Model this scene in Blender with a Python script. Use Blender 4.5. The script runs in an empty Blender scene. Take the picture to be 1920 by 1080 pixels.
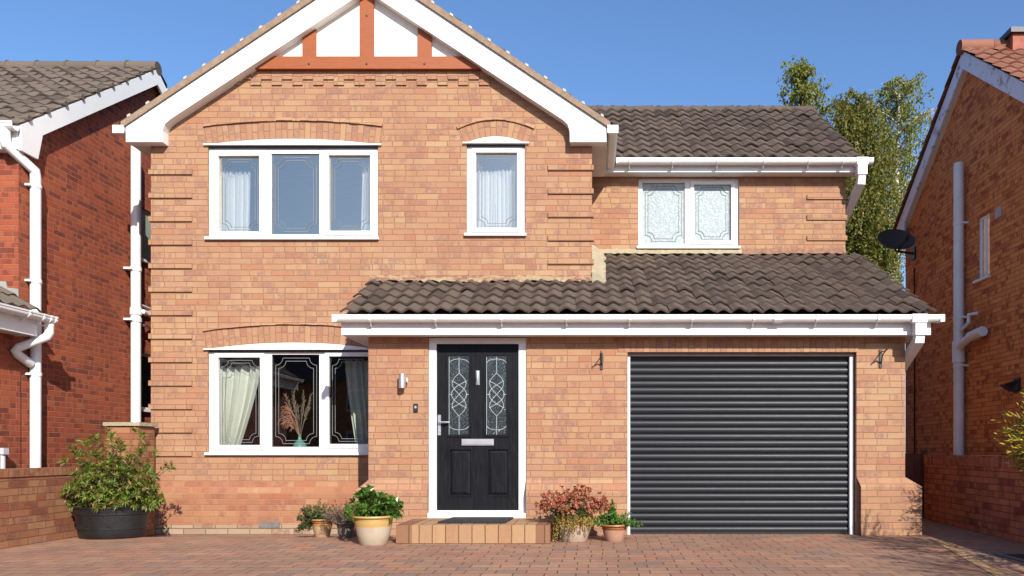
import bpy, math, random
from mathutils import Vector, Matrix
R = math.radians
C = bpy.context.scene
COL = C.collection
random.seed(7)

# ------------------------------------------------------------------ camera, sky, sun, exposure
CAM_D, CAM_Z, FPX, VX, VY = 9.375, 0.97, 1500.0, 1110.0, 848.0
cam_d = bpy.data.cameras.new("camera"); cam = bpy.data.objects.new("camera", cam_d); COL.objects.link(cam)
cam.location = (0, -CAM_D, CAM_Z); cam.rotation_euler = (R(90), 0, 0)
cam_d.sensor_width = 36.0; cam_d.lens = 36.0 * FPX / 1920.0
cam_d.shift_x = (960 - VX) / 1920.0; cam_d.shift_y = (VY - 540) / 1920.0
cam_d.clip_end = 2000; cam_d.clip_start = 0.05
C.camera = cam

SUN_AZ, SUN_EL = 23.5, 31.0          # azimuth to the right of straight-behind-the-camera
w = bpy.data.worlds.new("World"); C.world = w; w.use_nodes = True
nt = w.node_tree; nt.nodes.clear()
sky = nt.nodes.new("ShaderNodeTexSky"); sky.sky_type = 'NISHITA'; sky.sun_disc = False
sky.sun_elevation = R(SUN_EL); sky.sun_rotation = R(180 - SUN_AZ)
sky.altitude = 0; sky.air_density = 1.0; sky.dust_density = 1.0; sky.ozone_density = 7.0
bg = nt.nodes.new("ShaderNodeBackground"); bg.inputs[1].default_value = 0.132
wo = nt.nodes.new("ShaderNodeOutputWorld")
nt.links.new(sky.outputs[0], bg.inputs[0]); nt.links.new(bg.outputs[0], wo.inputs[0])
sl = bpy.data.lights.new("sun", 'SUN'); sl.energy = 5.0; sl.angle = R(0.5); sl.color = (1.0, 0.94, 0.85)
so = bpy.data.objects.new("sun", sl); COL.objects.link(so)
sdir = Vector((math.cos(R(SUN_EL)) * math.sin(R(SUN_AZ)), -math.cos(R(SUN_EL)) * math.cos(R(SUN_AZ)), math.sin(R(SUN_EL))))
so.rotation_euler = sdir.to_track_quat('Z', 'Y').to_euler(); so.location = (6, -14, 14)
C.view_settings.view_transform = 'Standard'; C.view_settings.look = 'None'
C.view_settings.exposure = 0.58; C.view_settings.gamma = 1.0; C.view_settings.use_curve_mapping = False
C.cycles.max_bounces = 6; C.cycles.transparent_max_bounces = 12

# ------------------------------------------------------------------ helpers
ORG = {}
def PX(px, Y): return (px - VX) * (Y + CAM_D) / FPX
def PZ(py, Y): return CAM_Z + (VY - py) * (Y + CAM_D) / FPX

def tag(o, label=None, cat=None, group=None, kind=None):
    if label: o['label'] = label
    if cat: o['category'] = cat
    if group: o['group'] = group
    if kind: o['kind'] = kind
    return o

def thing(name, label, cat, loc=(0, 0, 0), group=None):
    o = bpy.data.objects.new(name, None); COL.objects.link(o); o.location = loc
    o.empty_display_size = 0.2
    ORG[o.name] = Vector(loc)
    return tag(o, label, cat, group)

class MB:
    def __init__(s): s.v = []; s.f = []; s.uv = []; s.m = []; s.sm = []
    def face(s, pts, uv=None, mat=0, smooth=False):
        b = len(s.v); pts = [Vector(p) for p in pts]; s.v += pts
        s.f.append(list(range(b, b + len(pts))))
        s.uv.append(uv or s.auto(pts)); s.m.append(mat); s.sm.append(smooth)
    def auto(s, pts):
        n = Vector((0, 0, 0))
        for i in range(len(pts)):
            a, b = pts[i], pts[(i + 1) % len(pts)]
            n += Vector(((a.y - b.y) * (a.z + b.z), (a.z - b.z) * (a.x + b.x), (a.x - b.x) * (a.y + b.y)))
        ax, ay, az = abs(n.x), abs(n.y), abs(n.z)
        if ay >= ax and ay >= az * 0.6: return [(p.x, p.z) for p in pts]
        if ax >= az * 0.6: return [(p.y + 0.11, p.z) for p in pts]
        return [(p.x, p.y) for p in pts]
    def grid(s, rows, uvf=None, mat=0, smooth=True, closed=False):
        nr, ncol = len(rows), len(rows[0]); b = len(s.v)
        for r in rows: s.v += [Vector(p) for p in r]
        for i in range(nr - 1):
            for j in range(ncol if closed else ncol - 1):
                j2 = (j + 1) % ncol
                idx = [b + i * ncol + j, b + i * ncol + j2, b + (i + 1) * ncol + j2, b + (i + 1) * ncol + j]
                s.f.append(idx)
                pts = [s.v[k] for k in idx]
                s.uv.append(uvf(i, j) if uvf else s.auto(pts)); s.m.append(mat); s.sm.append(smooth)
    def box(s, x0, x1, y0, y1, z0, z1, mat=0, skip=''):
        x0, x1 = min(x0, x1), max(x0, x1); y0, y1 = min(y0, y1), max(y0, y1); z0, z1 = min(z0, z1), max(z0, z1)
        P = [(x0, y0, z0), (x1, y0, z0), (x1, y1, z0), (x0, y1, z0), (x0, y0, z1), (x1, y0, z1), (x1, y1, z1), (x0, y1, z1)]
        F = {'f': (0, 1, 5, 4), 'r': (1, 2, 6, 5), 'b': (2, 3, 7, 6), 'l': (3, 0, 4, 7), 't': (4, 5, 6, 7), 'd': (3, 2, 1, 0)}
        for k, q in F.items():
            if k not in skip: s.face([P[i] for i in q], mat=mat)
    def hexa(s, A, B, mat=0):           # two quads (bottom ring A, top ring B)
        s.face(list(reversed(A)), mat=mat); s.face(B, mat=mat)
        for i in range(len(A)):
            j = (i + 1) % len(A); s.face([A[i], A[j], B[j], B[i]], mat=mat)
    def prism(s, poly, y0, y1, mat=0):  # poly in XZ, counter-clockwise seen from -Y
        a = [(x, y0, z) for x, z in poly]; b = [(x, y1, z) for x, z in poly]
        s.face(a, mat=mat); s.face(list(reversed(b)), mat=mat)
        for i in range(len(poly)):
            j = (i + 1) % len(poly); s.face([a[j], a[i], b[i], b[j]], mat=mat)
    def extrude(s, poly3, vec, mat=0, smooth=False):
        a = [Vector(p) for p in poly3]; b = [p + Vector(vec) for p in a]
        s.face(a, mat=mat); s.face(list(reversed(b)), mat=mat)
        for i in range(len(a)):
            j = (i + 1) % len(a); s.face([a[j], a[i], b[i], b[j]], mat=mat, smooth=smooth)
    def tube(s, path, r, n=10, mat=0, cap=True, rect=None):
        path = [Vector(p) for p in path]; rows = []
        rr = r if isinstance(r, (list, tuple)) else [r] * len(path)
        up = None
        for i, p in enumerate(path):
            if i == 0: t = (path[1] - p)
            elif i == len(path) - 1: t = (p - path[i - 1])
            else: t = (path[i + 1] - p).normalized() + (p - path[i - 1]).normalized()
            if t.length < 1e-9: t = Vector((0, 0, 1))
            t.normalize()
            if up is None:
                ref = Vector((0, 1, 0)) if abs(t.y) < 0.9 else Vector((1, 0, 0))
            else: ref = up
            a = t.cross(ref)
            if a.length < 1e-6: a = t.cross(Vector((0.3, 0.5, 1)))
            a.normalize(); b = a.cross(t).normalized(); up = b
            k = 1.0
            if 0 < i < len(path) - 1:
                c = (path[i + 1] - p).normalized().dot(t); k = 1 / max(c, 0.5)
            if rect:
                hw, hd = rect
                rows.append([p + a * hw * sx * k + b * hd * sy for sx, sy in ((-1, -1), (1, -1), (1, 1), (-1, 1))])
            else:
                rows.append([p + (a * math.cos(2 * math.pi * q / n) + b * math.sin(2 * math.pi * q / n)) * rr[i] for q in range(n)])
        s.grid(rows, mat=mat, smooth=not rect, closed=True)
        if cap:
            s.face(list(reversed(rows[0])), mat=mat); s.face(rows[-1], mat=mat)
    def lathe(s, prof, c, n=28, mat=0, sy=1.0):
        rows = []
        for r, z in prof:
            rows.append([(c[0] + r * math.cos(2 * math.pi * q / n), c[1] + sy * r * math.sin(2 * math.pi * q / n), c[2] + z) for q in range(n)])
        s.grid(rows, mat=mat, smooth=True, closed=True)
    def leaf(s, p, d, n, L, W, mat=0):
        d = d.normalized(); sd = d.cross(n)
        if sd.length < 1e-5: sd = d.cross(Vector((0.2, 0.7, 0.4)))
        sd.normalize(); nn = sd.cross(d)
        b = len(s.v)
        s.v += [p, p + d * L * .45 + sd * W * .5 + nn * W * .18, p + d * L - nn * L * .08, p + d * L * .45 - sd * W * .5 + nn * W * .18]
        s.f.append([b, b + 1, b + 2, b + 3]); s.uv.append([(0, 0), (1, 0), (1, 1), (0, 1)]); s.m.append(mat); s.sm.append(False)
    def build(s, name, mats, parent=None, loc=None, sharp=None):
        me = bpy.data.meshes.new(name)
        org = ORG[parent.name] if parent else Vector(loc or (0, 0, 0))
        me.from_pydata([tuple(p - org) for p in s.v], [], s.f)
        uvl = me.uv_layers.new(name="UVMap")
        flat = []
        for u in s.uv:
            for q in u: flat += [q[0], q[1]]
        uvl.data.foreach_set("uv", flat)
        if not isinstance(mats, (list, tuple)): mats = [mats]
        for m in mats: me.materials.append(m)
        me.polygons.foreach_set("material_index", s.m)
        me.polygons.foreach_set("use_smooth", s.sm)
        if any(s.sm): me.set_sharp_from_angle(angle=R(38))
        me.update()
        o = bpy.data.objects.new(name, me); COL.objects.link(o)
        ORG[o.name] = org
        if parent: o.parent = parent
        else: o.location = org
        return o

def copy_tree(o, parent=None):
    c = o.copy(); COL.objects.link(c); c.parent = parent
    ORG[c.name] = ORG[o.name]
    for ch in [x for x in COL.objects if x.parent == o]: copy_tree(ch, c)
    return c

# ------------------------------------------------------------------ materials
def lin(c):
    c = c / 255.0
    return c / 12.92 if c <= 0.04045 else ((c + 0.055) / 1.055) ** 2.4
def S(r, g, b, k=1.0): k *= 0.83; return (lin(r) * k, lin(g) * k, lin(b) * k, 1)

class NB:
    def __init__(s, name):
        s.mat = bpy.data.materials.new(name); s.mat.use_nodes = True
        s.t = s.mat.node_tree; s.t.nodes.clear()
        s.out = s.t.nodes.new("ShaderNodeOutputMaterial")
    def n(s, typ, **kw):
        o = s.t.nodes.new(typ)
        for k, v in kw.items(): setattr(o, k, v)
        return o
    def put(s, sock, v):
        if v is None: return
        if hasattr(v, 'is_output') or isinstance(v, bpy.types.NodeSocket): s.t.links.new(v, sock)
        else: sock.default_value = v
    def math(s, op, a, b=None, c=None, clamp=False):
        o = s.n("ShaderNodeMath", operation=op, use_clamp=clamp)
        s.put(o.inputs[0], a); s.put(o.inputs[1], b)
        if c is not None: s.put(o.inputs[2], c)
        return o.outputs[0]
    def mix(s, f, a, b, blend='MIX'):
        o = s.n("ShaderNodeMix", data_type='RGBA', blend_type=blend)
        s.put(o.inputs[0], f); s.put(o.inputs[6], a); s.put(o.inputs[7], b)
        return o.outputs[2]
    def ramp(s, f, stops, interp='LINEAR'):
        o = s.n("ShaderNodeValToRGB"); o.color_ramp.interpolation = interp
        e = o.color_ramp.elements
        while len(e) < len(stops): e.new(0.5)
        for i, (p, c) in enumerate(stops): e[i].position = p; e[i].color = c
        s.put(o.inputs[0], f); return o.outputs[0]
    def smooth(s, v, lo, hi):
        o = s.n("ShaderNodeMapRange", interpolation_type='SMOOTHSTEP')
        s.put(o.inputs[0], v); o.inputs[1].default_value = lo; o.inputs[2].default_value = hi
        return o.outputs[0]
    def noise(s, vec, scale, detail=3, rough=0.55, sc3=None):
        if sc3:
            mp = s.n("ShaderNodeVectorMath", operation='MULTIPLY'); s.put(mp.inputs[0], vec); mp.inputs[1].default_value = sc3; vec = mp.outputs[0]
        o = s.n("ShaderNodeTexNoise"); s.put(o.inputs['Vector'], vec)
        o.inputs['Scale'].default_value = scale; o.inputs['Detail'].default_value = detail; o.inputs['Roughness'].default_value = rough
        return o.outputs[0]
    def bsdf(s, col, rough=0.6, metal=0.0, bump=None, bdist=0.003, bstr=1.0, spec=0.5, coat=0.0):
        b = s.n("ShaderNodeBsdfPrincipled")
        s.put(b.inputs['Base Color'], col); s.put(b.inputs['Roughness'], rough); s.put(b.inputs['Metallic'], metal)
        b.inputs['Specular IOR Level'].default_value = spec
        b.inputs['Coat Weight'].default_value = coat
        if bump is not None:
            bp = s.n("ShaderNodeBump"); bp.inputs['Distance'].default_value = bdist; bp.inputs['Strength'].default_value = bstr
            s.put(bp.inputs['Height'], bump); s.t.links.new(bp.outputs[0], b.inputs['Normal'])
        return b.outputs[0]
    def done(s, sh): s.t.links.new(sh, s.out.inputs[0]); return s.mat

def simple(name, col, rough=0.5, metal=0.0, nscale=8.0, var=0.12, bump=0.0, coat=0.0, sc3=None, spec=0.5):
    b = NB(name); tc = b.n("ShaderNodeTexCoord").outputs['Object']
    nz = b.noise(tc, nscale, 4, 0.6, sc3)
    nz2 = b.noise(tc, nscale * 9, 3, 0.6, sc3)
    f = b.math('ADD', b.math('MULTIPLY', nz, 0.65), b.math('MULTIPLY', nz2, 0.35))
    f = b.smooth(f, 0.32, 0.68)
    lo = tuple(c * (1 - var) for c in col[:3]) + (1,); hi = tuple(min(1, c * (1 + var)) for c in col[:3]) + (1,)
    c = b.mix(f, lo, hi)
    return b.done(b.bsdf(c, rough, metal, f if bump else None, bump or 0.001, 1.0, spec, coat))

def brick(name, palette, mortar, bw=0.28, bh=0.075, mw=0.010, heart=None, heart_amt=0.6, tint=None, tint_amt=0.3,
          bd=0.004, headers=0.25, streak=0.25, dirt=None, stag=0.5, rough=0.85):
    b = NB(name)
    uv = b.n("ShaderNodeUVMap").outputs[0]
    # wobble so joints are never ruler straight
    wob = b.n("ShaderNodeTexNoise"); b.put(wob.inputs['Vector'], uv); wob.inputs['Scale'].default_value = 9; wob.inputs['Detail'].default_value = 3
    wv = b.n("ShaderNodeVectorMath", operation='SUBTRACT'); b.put(wv.inputs[0], wob.outputs[1]); wv.inputs[1].default_value = (.5, .5, .5)
    ws = b.n("ShaderNodeVectorMath", operation='SCALE'); b.put(ws.inputs[0], wv.outputs[0]); ws.inputs[3].default_value = 0.010 * min(1.0, bh / 0.075)
    wa = b.n("ShaderNodeVectorMath", operation='ADD'); b.put(wa.inputs[0], uv); b.put(wa.inputs[1], ws.outputs[0])
    sp = b.n("ShaderNodeSeparateXYZ"); b.put(sp.inputs[0], wa.outputs[0])
    u, v = sp.outputs[0], sp.outputs[1]
    vr = b.math('DIVIDE', v, bh); row = b.math('FLOOR', vr); fv = b.math('FRACT', vr)
    rn = b.n("ShaderNodeTexWhiteNoise", noise_dimensions='1D'); b.put(rn.inputs['W'], row)
    off = b.math('ADD', b.math('MULTIPLY', b.math('MODULO', b.math('ADD', row, 4000.0), 2.0), stag), b.math('MULTIPLY', rn.outputs[0], 0.16))
    ur = b.math('ADD', b.math('DIVIDE', u, bw), off)
    col = b.math('FLOOR', ur); fu = b.math('FRACT', ur)
    # some bricks are split into two headers
    cv0 = b.n("ShaderNodeCombineXYZ"); b.put(cv0.inputs[0], col); b.put(cv0.inputs[1], row); cv0.inputs[2].default_value = 3.7
    w0 = b.n("ShaderNodeTexWhiteNoise", noise_dimensions='3D'); b.put(w0.inputs['Vector'], cv0.outputs[0])
    split = b.math('LESS_THAN', w0.outputs[0], headers)
    fu2 = b.math('FRACT', b.math('MULTIPLY', fu, 2.0)); half = b.math('MULTIPLY', b.math('FLOOR', b.math('MULTIPLY', fu, 2.0)), split)
    fuE = b.math('ADD', b.math('MULTIPLY', fu2, split), b.math('MULTIPLY', fu, b.math('SUBTRACT', 1.0, split)))
    wE = b.math('MULTIPLY', bw, b.math('SUBTRACT', 1.0, b.math('MULTIPLY', split, 0.5)))
    du = b.math('MULTIPLY', b.math('MINIMUM', fuE, b.math('SUBTRACT', 1.0, fuE)), wE)
    dv = b.math('MULTIPLY', b.math('MINIMUM', fv, b.math('SUBTRACT', 1.0, fv)), bh)
    d = b.math('MINIMUM', du, dv)
    isb = b.smooth(d, mw * 0.25, mw * 0.75)
    cv = b.n("ShaderNodeCombineXYZ"); b.put(cv.inputs[0], b.math('ADD', col, b.math('MULTIPLY', half, 0.37))); b.put(cv.inputs[1], row)
    wn = b.n("ShaderNodeTexWhiteNoise", noise_dimensions='3D'); b.put(wn.inputs['Vector'], cv.outputs[0])
    rs = b.n("ShaderNodeSeparateColor"); b.put(rs.inputs[0], wn.outputs[1])
    n_ = len(palette)
    c = b.ramp(wn.outputs[0], [((i + 0.5) / n_, p) for i, p in enumerate(palette)])
    # streaks along the brick
    st = b.noise(uv, 1.0, 5, 0.65, (14, 70, 1))
    c = b.mix(b.math('MULTIPLY', b.smooth(st, 0.35, 0.7), streak), c, tuple(x * 1.25 for x in palette[0][:3]) + (1,))
    if heart:
        hw = b.math('ADD', 0.15, b.math('MULTIPLY', rs.outputs[0], 0.28))
        hc = b.math('ADD', 0.3, b.math('MULTIPLY', rs.outputs[1], 0.4))
        hd = b.math('ABSOLUTE', b.math('SUBTRACT', fuE, hc))
        hm = b.smooth(b.math('SUBTRACT', hw, hd), -0.04, 0.07)
        on = b.smooth(rs.outputs[2], 0.45, 0.75)
        hn = b.smooth(b.noise(uv, 22, 3, 0.6), 0.3, 0.6)
        c = b.mix(b.math('MULTIPLY', b.math('MULTIPLY', hm, on), b.math('MULTIPLY', hn, heart_amt)), c, heart)
    if tint:
        tn = b.smooth(b.noise(uv, 0.9, 3, 0.6), 0.42, 0.62)
        c = b.mix(b.math('MULTIPLY', tn, tint_amt), c, tint)
    fine = b.noise(uv, 130, 3, 0.7)
    c = b.mix(1.0, c, b.ramp(fine, [(0.3, (.88, .88, .88, 1)), (0.7, (1, 1, 1, 1))]), 'MULTIPLY')
    mc = b.mix(b.noise(uv, 25, 3), tuple(x * .8 for x in mortar[:3]) + (1,), tuple(min(1, x * 1.15) for x in mortar[:3]) + (1,))
    c = b.mix(isb, mc, c)
    rs_ = b.smooth(b.noise(uv, 1.0, 4, 0.6, (5.5, 0.55, 1)), 0.50, 0.72)
    c = b.mix(b.math('MULTIPLY', rs_, 0.16), c, tuple(x * 0.55 for x in palette[-1][:3]) + (1,))
    bl = b.smooth(b.noise(uv, 3.1, 5, 0.7), 0.60, 0.78)
    c = b.mix(b.math('MULTIPLY', bl, 0.16), c, tuple(min(1, x * 1.25) for x in palette[0][:3]) + (1,))
    if dirt:
        dn = b.smooth(b.noise(uv, 2.3, 5, 0.65), 0.5, 0.72)
        c = b.mix(b.math('MULTIPLY', dn, dirt[1]), c, dirt[0])
    h = b.math('ADD', b.math('ADD', isb, b.math('MULTIPLY', fine, 0.35)), b.math('MULTIPLY', rs.outputs[1], 0.25))
    return b.done(b.bsdf(c, rough, 0, h, bd, 1.0, 0.25))

KB = 0.59
M = {}
BP = [(230, 188, 144), (225, 176, 132), (218, 162, 122), (228, 180, 138), (210, 154, 120), (222, 169, 127), (206, 146, 116), (234, 198, 154), (214, 142, 108)]
BP = [tuple(c * .72 + m_ * .28 for c, m_ in zip(p, (221, 168, 132))) for p in BP]
M['brick'] = brick("buff_brick", [S(*p, KB) for p in BP],
                   S(208, 158, 120, KB), heart=S(184, 138, 124, KB), heart_amt=0.75, tint=S(212, 152, 122, KB), tint_amt=0.40, mw=0.0085, bd=0.005, headers=0.3, streak=.3, dirt=(S(186, 140, 108, KB), .22))
M['brick_plinth'] = brick("reddish_plinth_brick", [S(*p, KB) for p in [(214, 154, 116), (208, 142, 108), (222, 168, 126), (200, 132, 104), (212, 148, 112), (228, 178, 132), (208, 130, 98)]],
                   S(206, 160, 120, KB), heart=S(178, 116, 98, KB), heart_amt=0.7, tint=S(204, 134, 104, KB), tint_amt=0.40, mw=0.009, bd=0.003, headers=0.2, streak=.25)
M['brick_pale'] = brick("pale_plinth_brick", [S(225, 195, 165, .5), S(210, 175, 140, .5), S(235, 205, 175, .5)], S(170, 140, 110, .5), heart=S(170, 125, 100, .5), heart_amt=.6, headers=0.0)
M['brick_red'] = brick("red_brick", [S(194, 98, 66, .70), S(182, 88, 60, .70), S(200, 104, 70, .70), S(172, 84, 62, .70), S(206, 112, 72, .70), S(146, 74, 60, .70)], S(200, 140, 108, .60),
                       bw=0.225, bh=0.064, mw=0.008, heart=S(116, 66, 58, .65), heart_amt=0.65, headers=0.3, streak=0.15, tint=S(166, 80, 58, .70), tint_amt=.3)
M['brick_brown'] = brick("brown_brick", [S(226, 146, 88, 1.0), S(218, 136, 80, 1.0), S(230, 152, 94, 1.0), S(212, 130, 76, 1.0), S(224, 144, 86, 1.0), S(190, 108, 66, 1.0)], S(182, 106, 58, .9),
                         bw=0.22, bh=0.061, heart=S(150, 76, 50, .9), heart_amt=0.85, headers=0.35, streak=0.2, mw=0.007)
M['brick_wall'] = brick("garden_wall_brick", [S(214, 152, 108, .58), S(204, 136, 98, .58), S(198, 126, 92, .58), S(220, 162, 120, .58), S(186, 106, 78, .58)], S(176, 128, 96, .5),
                        heart=S(150, 94, 82, .55), heart_amt=.6, headers=0.2, dirt=(S(110, 84, 62, .45), .35), mw=.008)
M['brick_wall_dark'] = brick("dark_garden_wall_brick", [S(208, 126, 92, .85), S(196, 112, 82, .85), S(200, 118, 92, .85), S(214, 136, 100, .85), S(164, 86, 70, .85)], S(140, 94, 70, .6),
                        heart=S(130, 70, 60, .6), heart_amt=.6, headers=0.2, dirt=(S(96, 72, 54, .45), .35), mw=.008)
M['step_brick'] = brick("step_brick", [S(222, 178, 134, .58), S(214, 168, 126, .58), S(226, 184, 142, .58), S(208, 160, 120, .58)], S(160, 118, 84, .5), bw=0.14, bh=0.4, mw=0.010, headers=0, heart=S(200, 150, 108, .6), heart_amt=.35, stag=0.0)
M['step_dark'] = brick("dark_step_brick", [S(190, 142, 108, .55), S(178, 128, 98, .55)], S(130, 95, 70, .5), bw=0.24, bh=0.4, headers=0, stag=0)
M['paving'] = brick("block_paving", [S(200, 154, 126, .74), S(192, 146, 118, .74), S(184, 140, 118, .74), S(206, 162, 132, .74), S(200, 148, 118, .74), S(160, 136, 124, .74), S(206, 142, 112, .74)], S(146, 112, 90, .58),
                    bw=0.25, bh=0.165, mw=0.009, heart=S(172, 132, 112, .7), heart_amt=.4, headers=0.0, streak=0.1, dirt=(S(182, 154, 130, .68), .5), tint=S(170, 134, 114, .66), tint_amt=.45, bd=0.007, rough=.8)
M['upvc'] = simple("white_upvc", (0.70, 0.70, 0.69), 0.38, 0, 3, 0.05)
M['upvc_grey'] = simple("weathered_white_plastic", (0.66, 0.66, 0.66), 0.45, 0, 4, 0.06)
M['barge'] = simple("painted_barge_board", (0.74, 0.74, 0.72), 0.5, 0, 2, 0.03)
def peeling():
    b = NB("peeling_white_paint"); tc = b.n("ShaderNodeTexCoord").outputs['Object']
    f = b.smooth(b.noise(tc, 7, 6, 0.7), 0.52, 0.64)
    c = b.mix(f, (0.62, 0.66, 0.76, 1), (0.30, 0.27, 0.27, 1))
    return b.done(b.bsdf(c, 0.6))
M['barge_worn'] = peeling()
M['render'] = simple("cream_render", (0.80, 0.76, 0.68), 0.9, 0, 30, 0.03, 0.002)
M['timber'] = simple("brown_timber_board", S(188, 98, 40, .64), 0.55, 0, 5, 0.10, 0.001, sc3=(1, 1, 6))
M['head_rail'] = simple('shade_toned_head_rail', (.20, .17, .155), .6)  # plastic rail browned and darkened in colour for the shade over the garage opening
M['soffit'] = simple("soffit_board", (0.62, 0.58, 0.54), 0.6, 0, 3, 0.05)
M['dark_timber'] = simple("red_brown_fence_board", S(120, 66, 44, .7), 0.7, 0, 4, 0.2, 0.002, sc3=(8, 8, 1))

def tile_mat(name, a, b_, c_, lich):
    b = NB(name); tc = b.n("ShaderNodeTexCoord").outputs['Object']
    g = b.n("ShaderNodeNewGeometry")
    c = b.ramp(g.outputs['Random Per Island'], [(0, a), (0.45, b_), (0.8, a), (1, c_)])
    n1 = b.noise(tc, 2.2, 5, 0.65); n2 = b.noise(tc, 45, 4, 0.7)
    c = b.mix(b.math('MULTIPLY', b.smooth(n1, 0.45, 0.7), 0.45), c, b_)
    c = b.mix(b.math('MULTIPLY', b.smooth(n2, 0.55, 0.75), 0.5), c, lich)
    c = b.mix(0.35, c, b.ramp(b.noise(tc, 160, 2), [(.3, (.3, .3, .3, 1)), (.7, (.7, .7, .7, 1))]), 'OVERLAY')
    return b.done(b.bsdf(c, 0.82, 0, n2, 0.004, 0.8, 0.3))
M['tile'] = tile_mat("brown_concrete_tile", S(112, 95, 84, .58), S(128, 110, 97, .58), S(88, 73, 65, .58), S(150, 136, 118, .6))
M['tile_left'] = tile_mat("weathered_dark_tile", S(118, 104, 92, .7), S(130, 116, 102, .7), S(98, 84, 76, .7), S(150, 138, 122, .7))
M['tile_red'] = tile_mat("red_brown_tile", S(170, 112, 90, .6), S(186, 126, 100, .6), S(150, 92, 74, .6), S(190, 150, 130, .6))
M['verge'] = simple("mortar_verge", S(186, 158, 132, .6), 0.9, 0, 10, 0.2, 0.004)
M['clip'] = simple("pale_verge_clip", (0.42, 0.38, 0.33), 0.8)
def mortar_mat():
    b = NB("rough_mortar_flashing"); tc = b.n("ShaderNodeTexCoord").outputs['Object']
    n1 = b.noise(tc, 3.0, 5, 0.7, (1, 1, 4)); n2 = b.noise(tc, 30, 4, 0.7)
    c = b.ramp(n1, [(0.38, S(214, 190, 150, .6)), (0.5, S(216, 176, 140, .58)), (0.58, S(168, 112, 96, .55)), (0.68, S(206, 180, 146, .58))])
    c = b.mix(b.smooth(n2, .5, .75), c, S(226, 206, 170, .6))
    return b.done(b.bsdf(c, 0.95, 0, b.math('ADD', n1, n2), 0.02, 1.0, 0.2))
M['mortar'] = mortar_mat()
M['cement'] = simple("cream_cement_fillet", S(218, 202, 168, .58), 0.95, 0, 12, 0.12, 0.006)
M['cement_pink'] = simple("stained_brick_flashing", S(200, 152, 124, .55), 0.95, 0, 16, 0.3, 0.01)
M['cement_grey'] = simple("grey_lead_flashing", S(196, 196, 186, .6), 0.7, 0, 8, 0.12)
M['steel'] = simple("brushed_steel", (0.72, 0.72, 0.72), 0.32, 0.85, 10, 0.08)
M['black_iron'] = simple("black_iron", (0.03, 0.028, 0.027), 0.5, 0.2, 20, 0.3)
M['black_plastic'] = simple("black_plastic", (0.018, 0.018, 0.02), 0.35, 0, 10, 0.2)
M['dish'] = simple("dark_grey_dish", (0.035, 0.038, 0.045), 0.55, 0, 8, 0.15)
M['rubber'] = simple("dark_door_mat", (0.02, 0.02, 0.022), 0.95, 0, 60, 0.4, 0.004)
M['vent'] = simple("grey_air_brick", S(150, 140, 140, .6), 0.8, 0, 20, 0.2)
M['grey_pipe'] = simple("grey_pipe", (0.42, 0.43, 0.45), 0.5)
M['terracotta'] = simple("terracotta", S(206, 120, 96, .55), 0.8, 0, 9, 0.2)
M['soil'] = simple("potting_soil", (0.03, 0.022, 0.016), 1, 0, 30, 0.5, 0.01)
M['tub'] = simple("black_tub_plastic", (0.010, 0.0105, 0.012), 0.45, 0, 9, 0.45, 0.002)
M['lead'] = simple("lead_strip", (0.17, 0.18, 0.185), 0.5, 0.0, 10, 0.1)
M['bevel'] = simple("bevelled_glass_strip", (0.55, 0.58, 0.58), 0.25, 0.2, 10, 0.1)
M['curtain'] = simple("sage_curtain", S(214, 217, 206, .95), 0.9, 0, 30, 0.06)
M['voile'] = simple("white_voile", (0.90, 0.90, 0.89), 0.9, 0, 30, 0.05)
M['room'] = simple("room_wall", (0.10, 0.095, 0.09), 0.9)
M['room_pale'] = simple("pale_room_wall", (0.55, 0.54, 0.52), 0.9)
M['teal'] = simple("teal_ceramic", S(120, 176, 168, .7), 0.25, 0, 12, 0.15)
M['dry'] = simple("dried_grass", S(170, 150, 130, .5), 0.9, 0, 20, 0.2)
M['dry_pink'] = simple("dried_pink_frond", S(214, 150, 124, .6), 0.9, 0, 20, 0.2)
M['bark'] = simple("shrub_stem", S(110, 82, 60, .6), 0.9, 0, 20, 0.3)

def door_black():
    b = NB("black_door_skin"); tc = b.n("ShaderNodeTexCoord").outputs['Object']
    g = b.noise(tc, 6, 5, 0.7, (9, 9, 0.6)); g2 = b.noise(tc, 2.0, 3, .6)
    c = b.mix(b.smooth(g, .35, .7), (0.006, 0.0065, 0.008, 1), (0.014, 0.0145, 0.017, 1))
    return b.done(b.bsdf(c, b.math('ADD', 0.34, b.math('MULTIPLY', g2, 0.2)), 0, g, 0.0012, 1.0, 0.10))
M['door'] = door_black()
def shutter():
    b = NB("anthracite_shutter"); tc = b.n("ShaderNodeTexCoord").outputs['Object']
    n1 = b.noise(tc, 1.5, 4, .6, (1, 1, 5)); n2 = b.noise(tc, 60, 3, .6, (.2, 1, 1))
    c = b.mix(n1, (0.010, 0.0115, 0.015, 1), (0.016, 0.0185, 0.023, 1))
    return b.done(b.bsdf(c, b.math('ADD', b.math('ADD', 0.35, b.math('MULTIPLY', n1, 0.12)), b.math('MULTIPLY', n2, 0.12)), 0.1, n2, 0.0006, .6, 0.40))
M['shutter'] = shutter()
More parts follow.
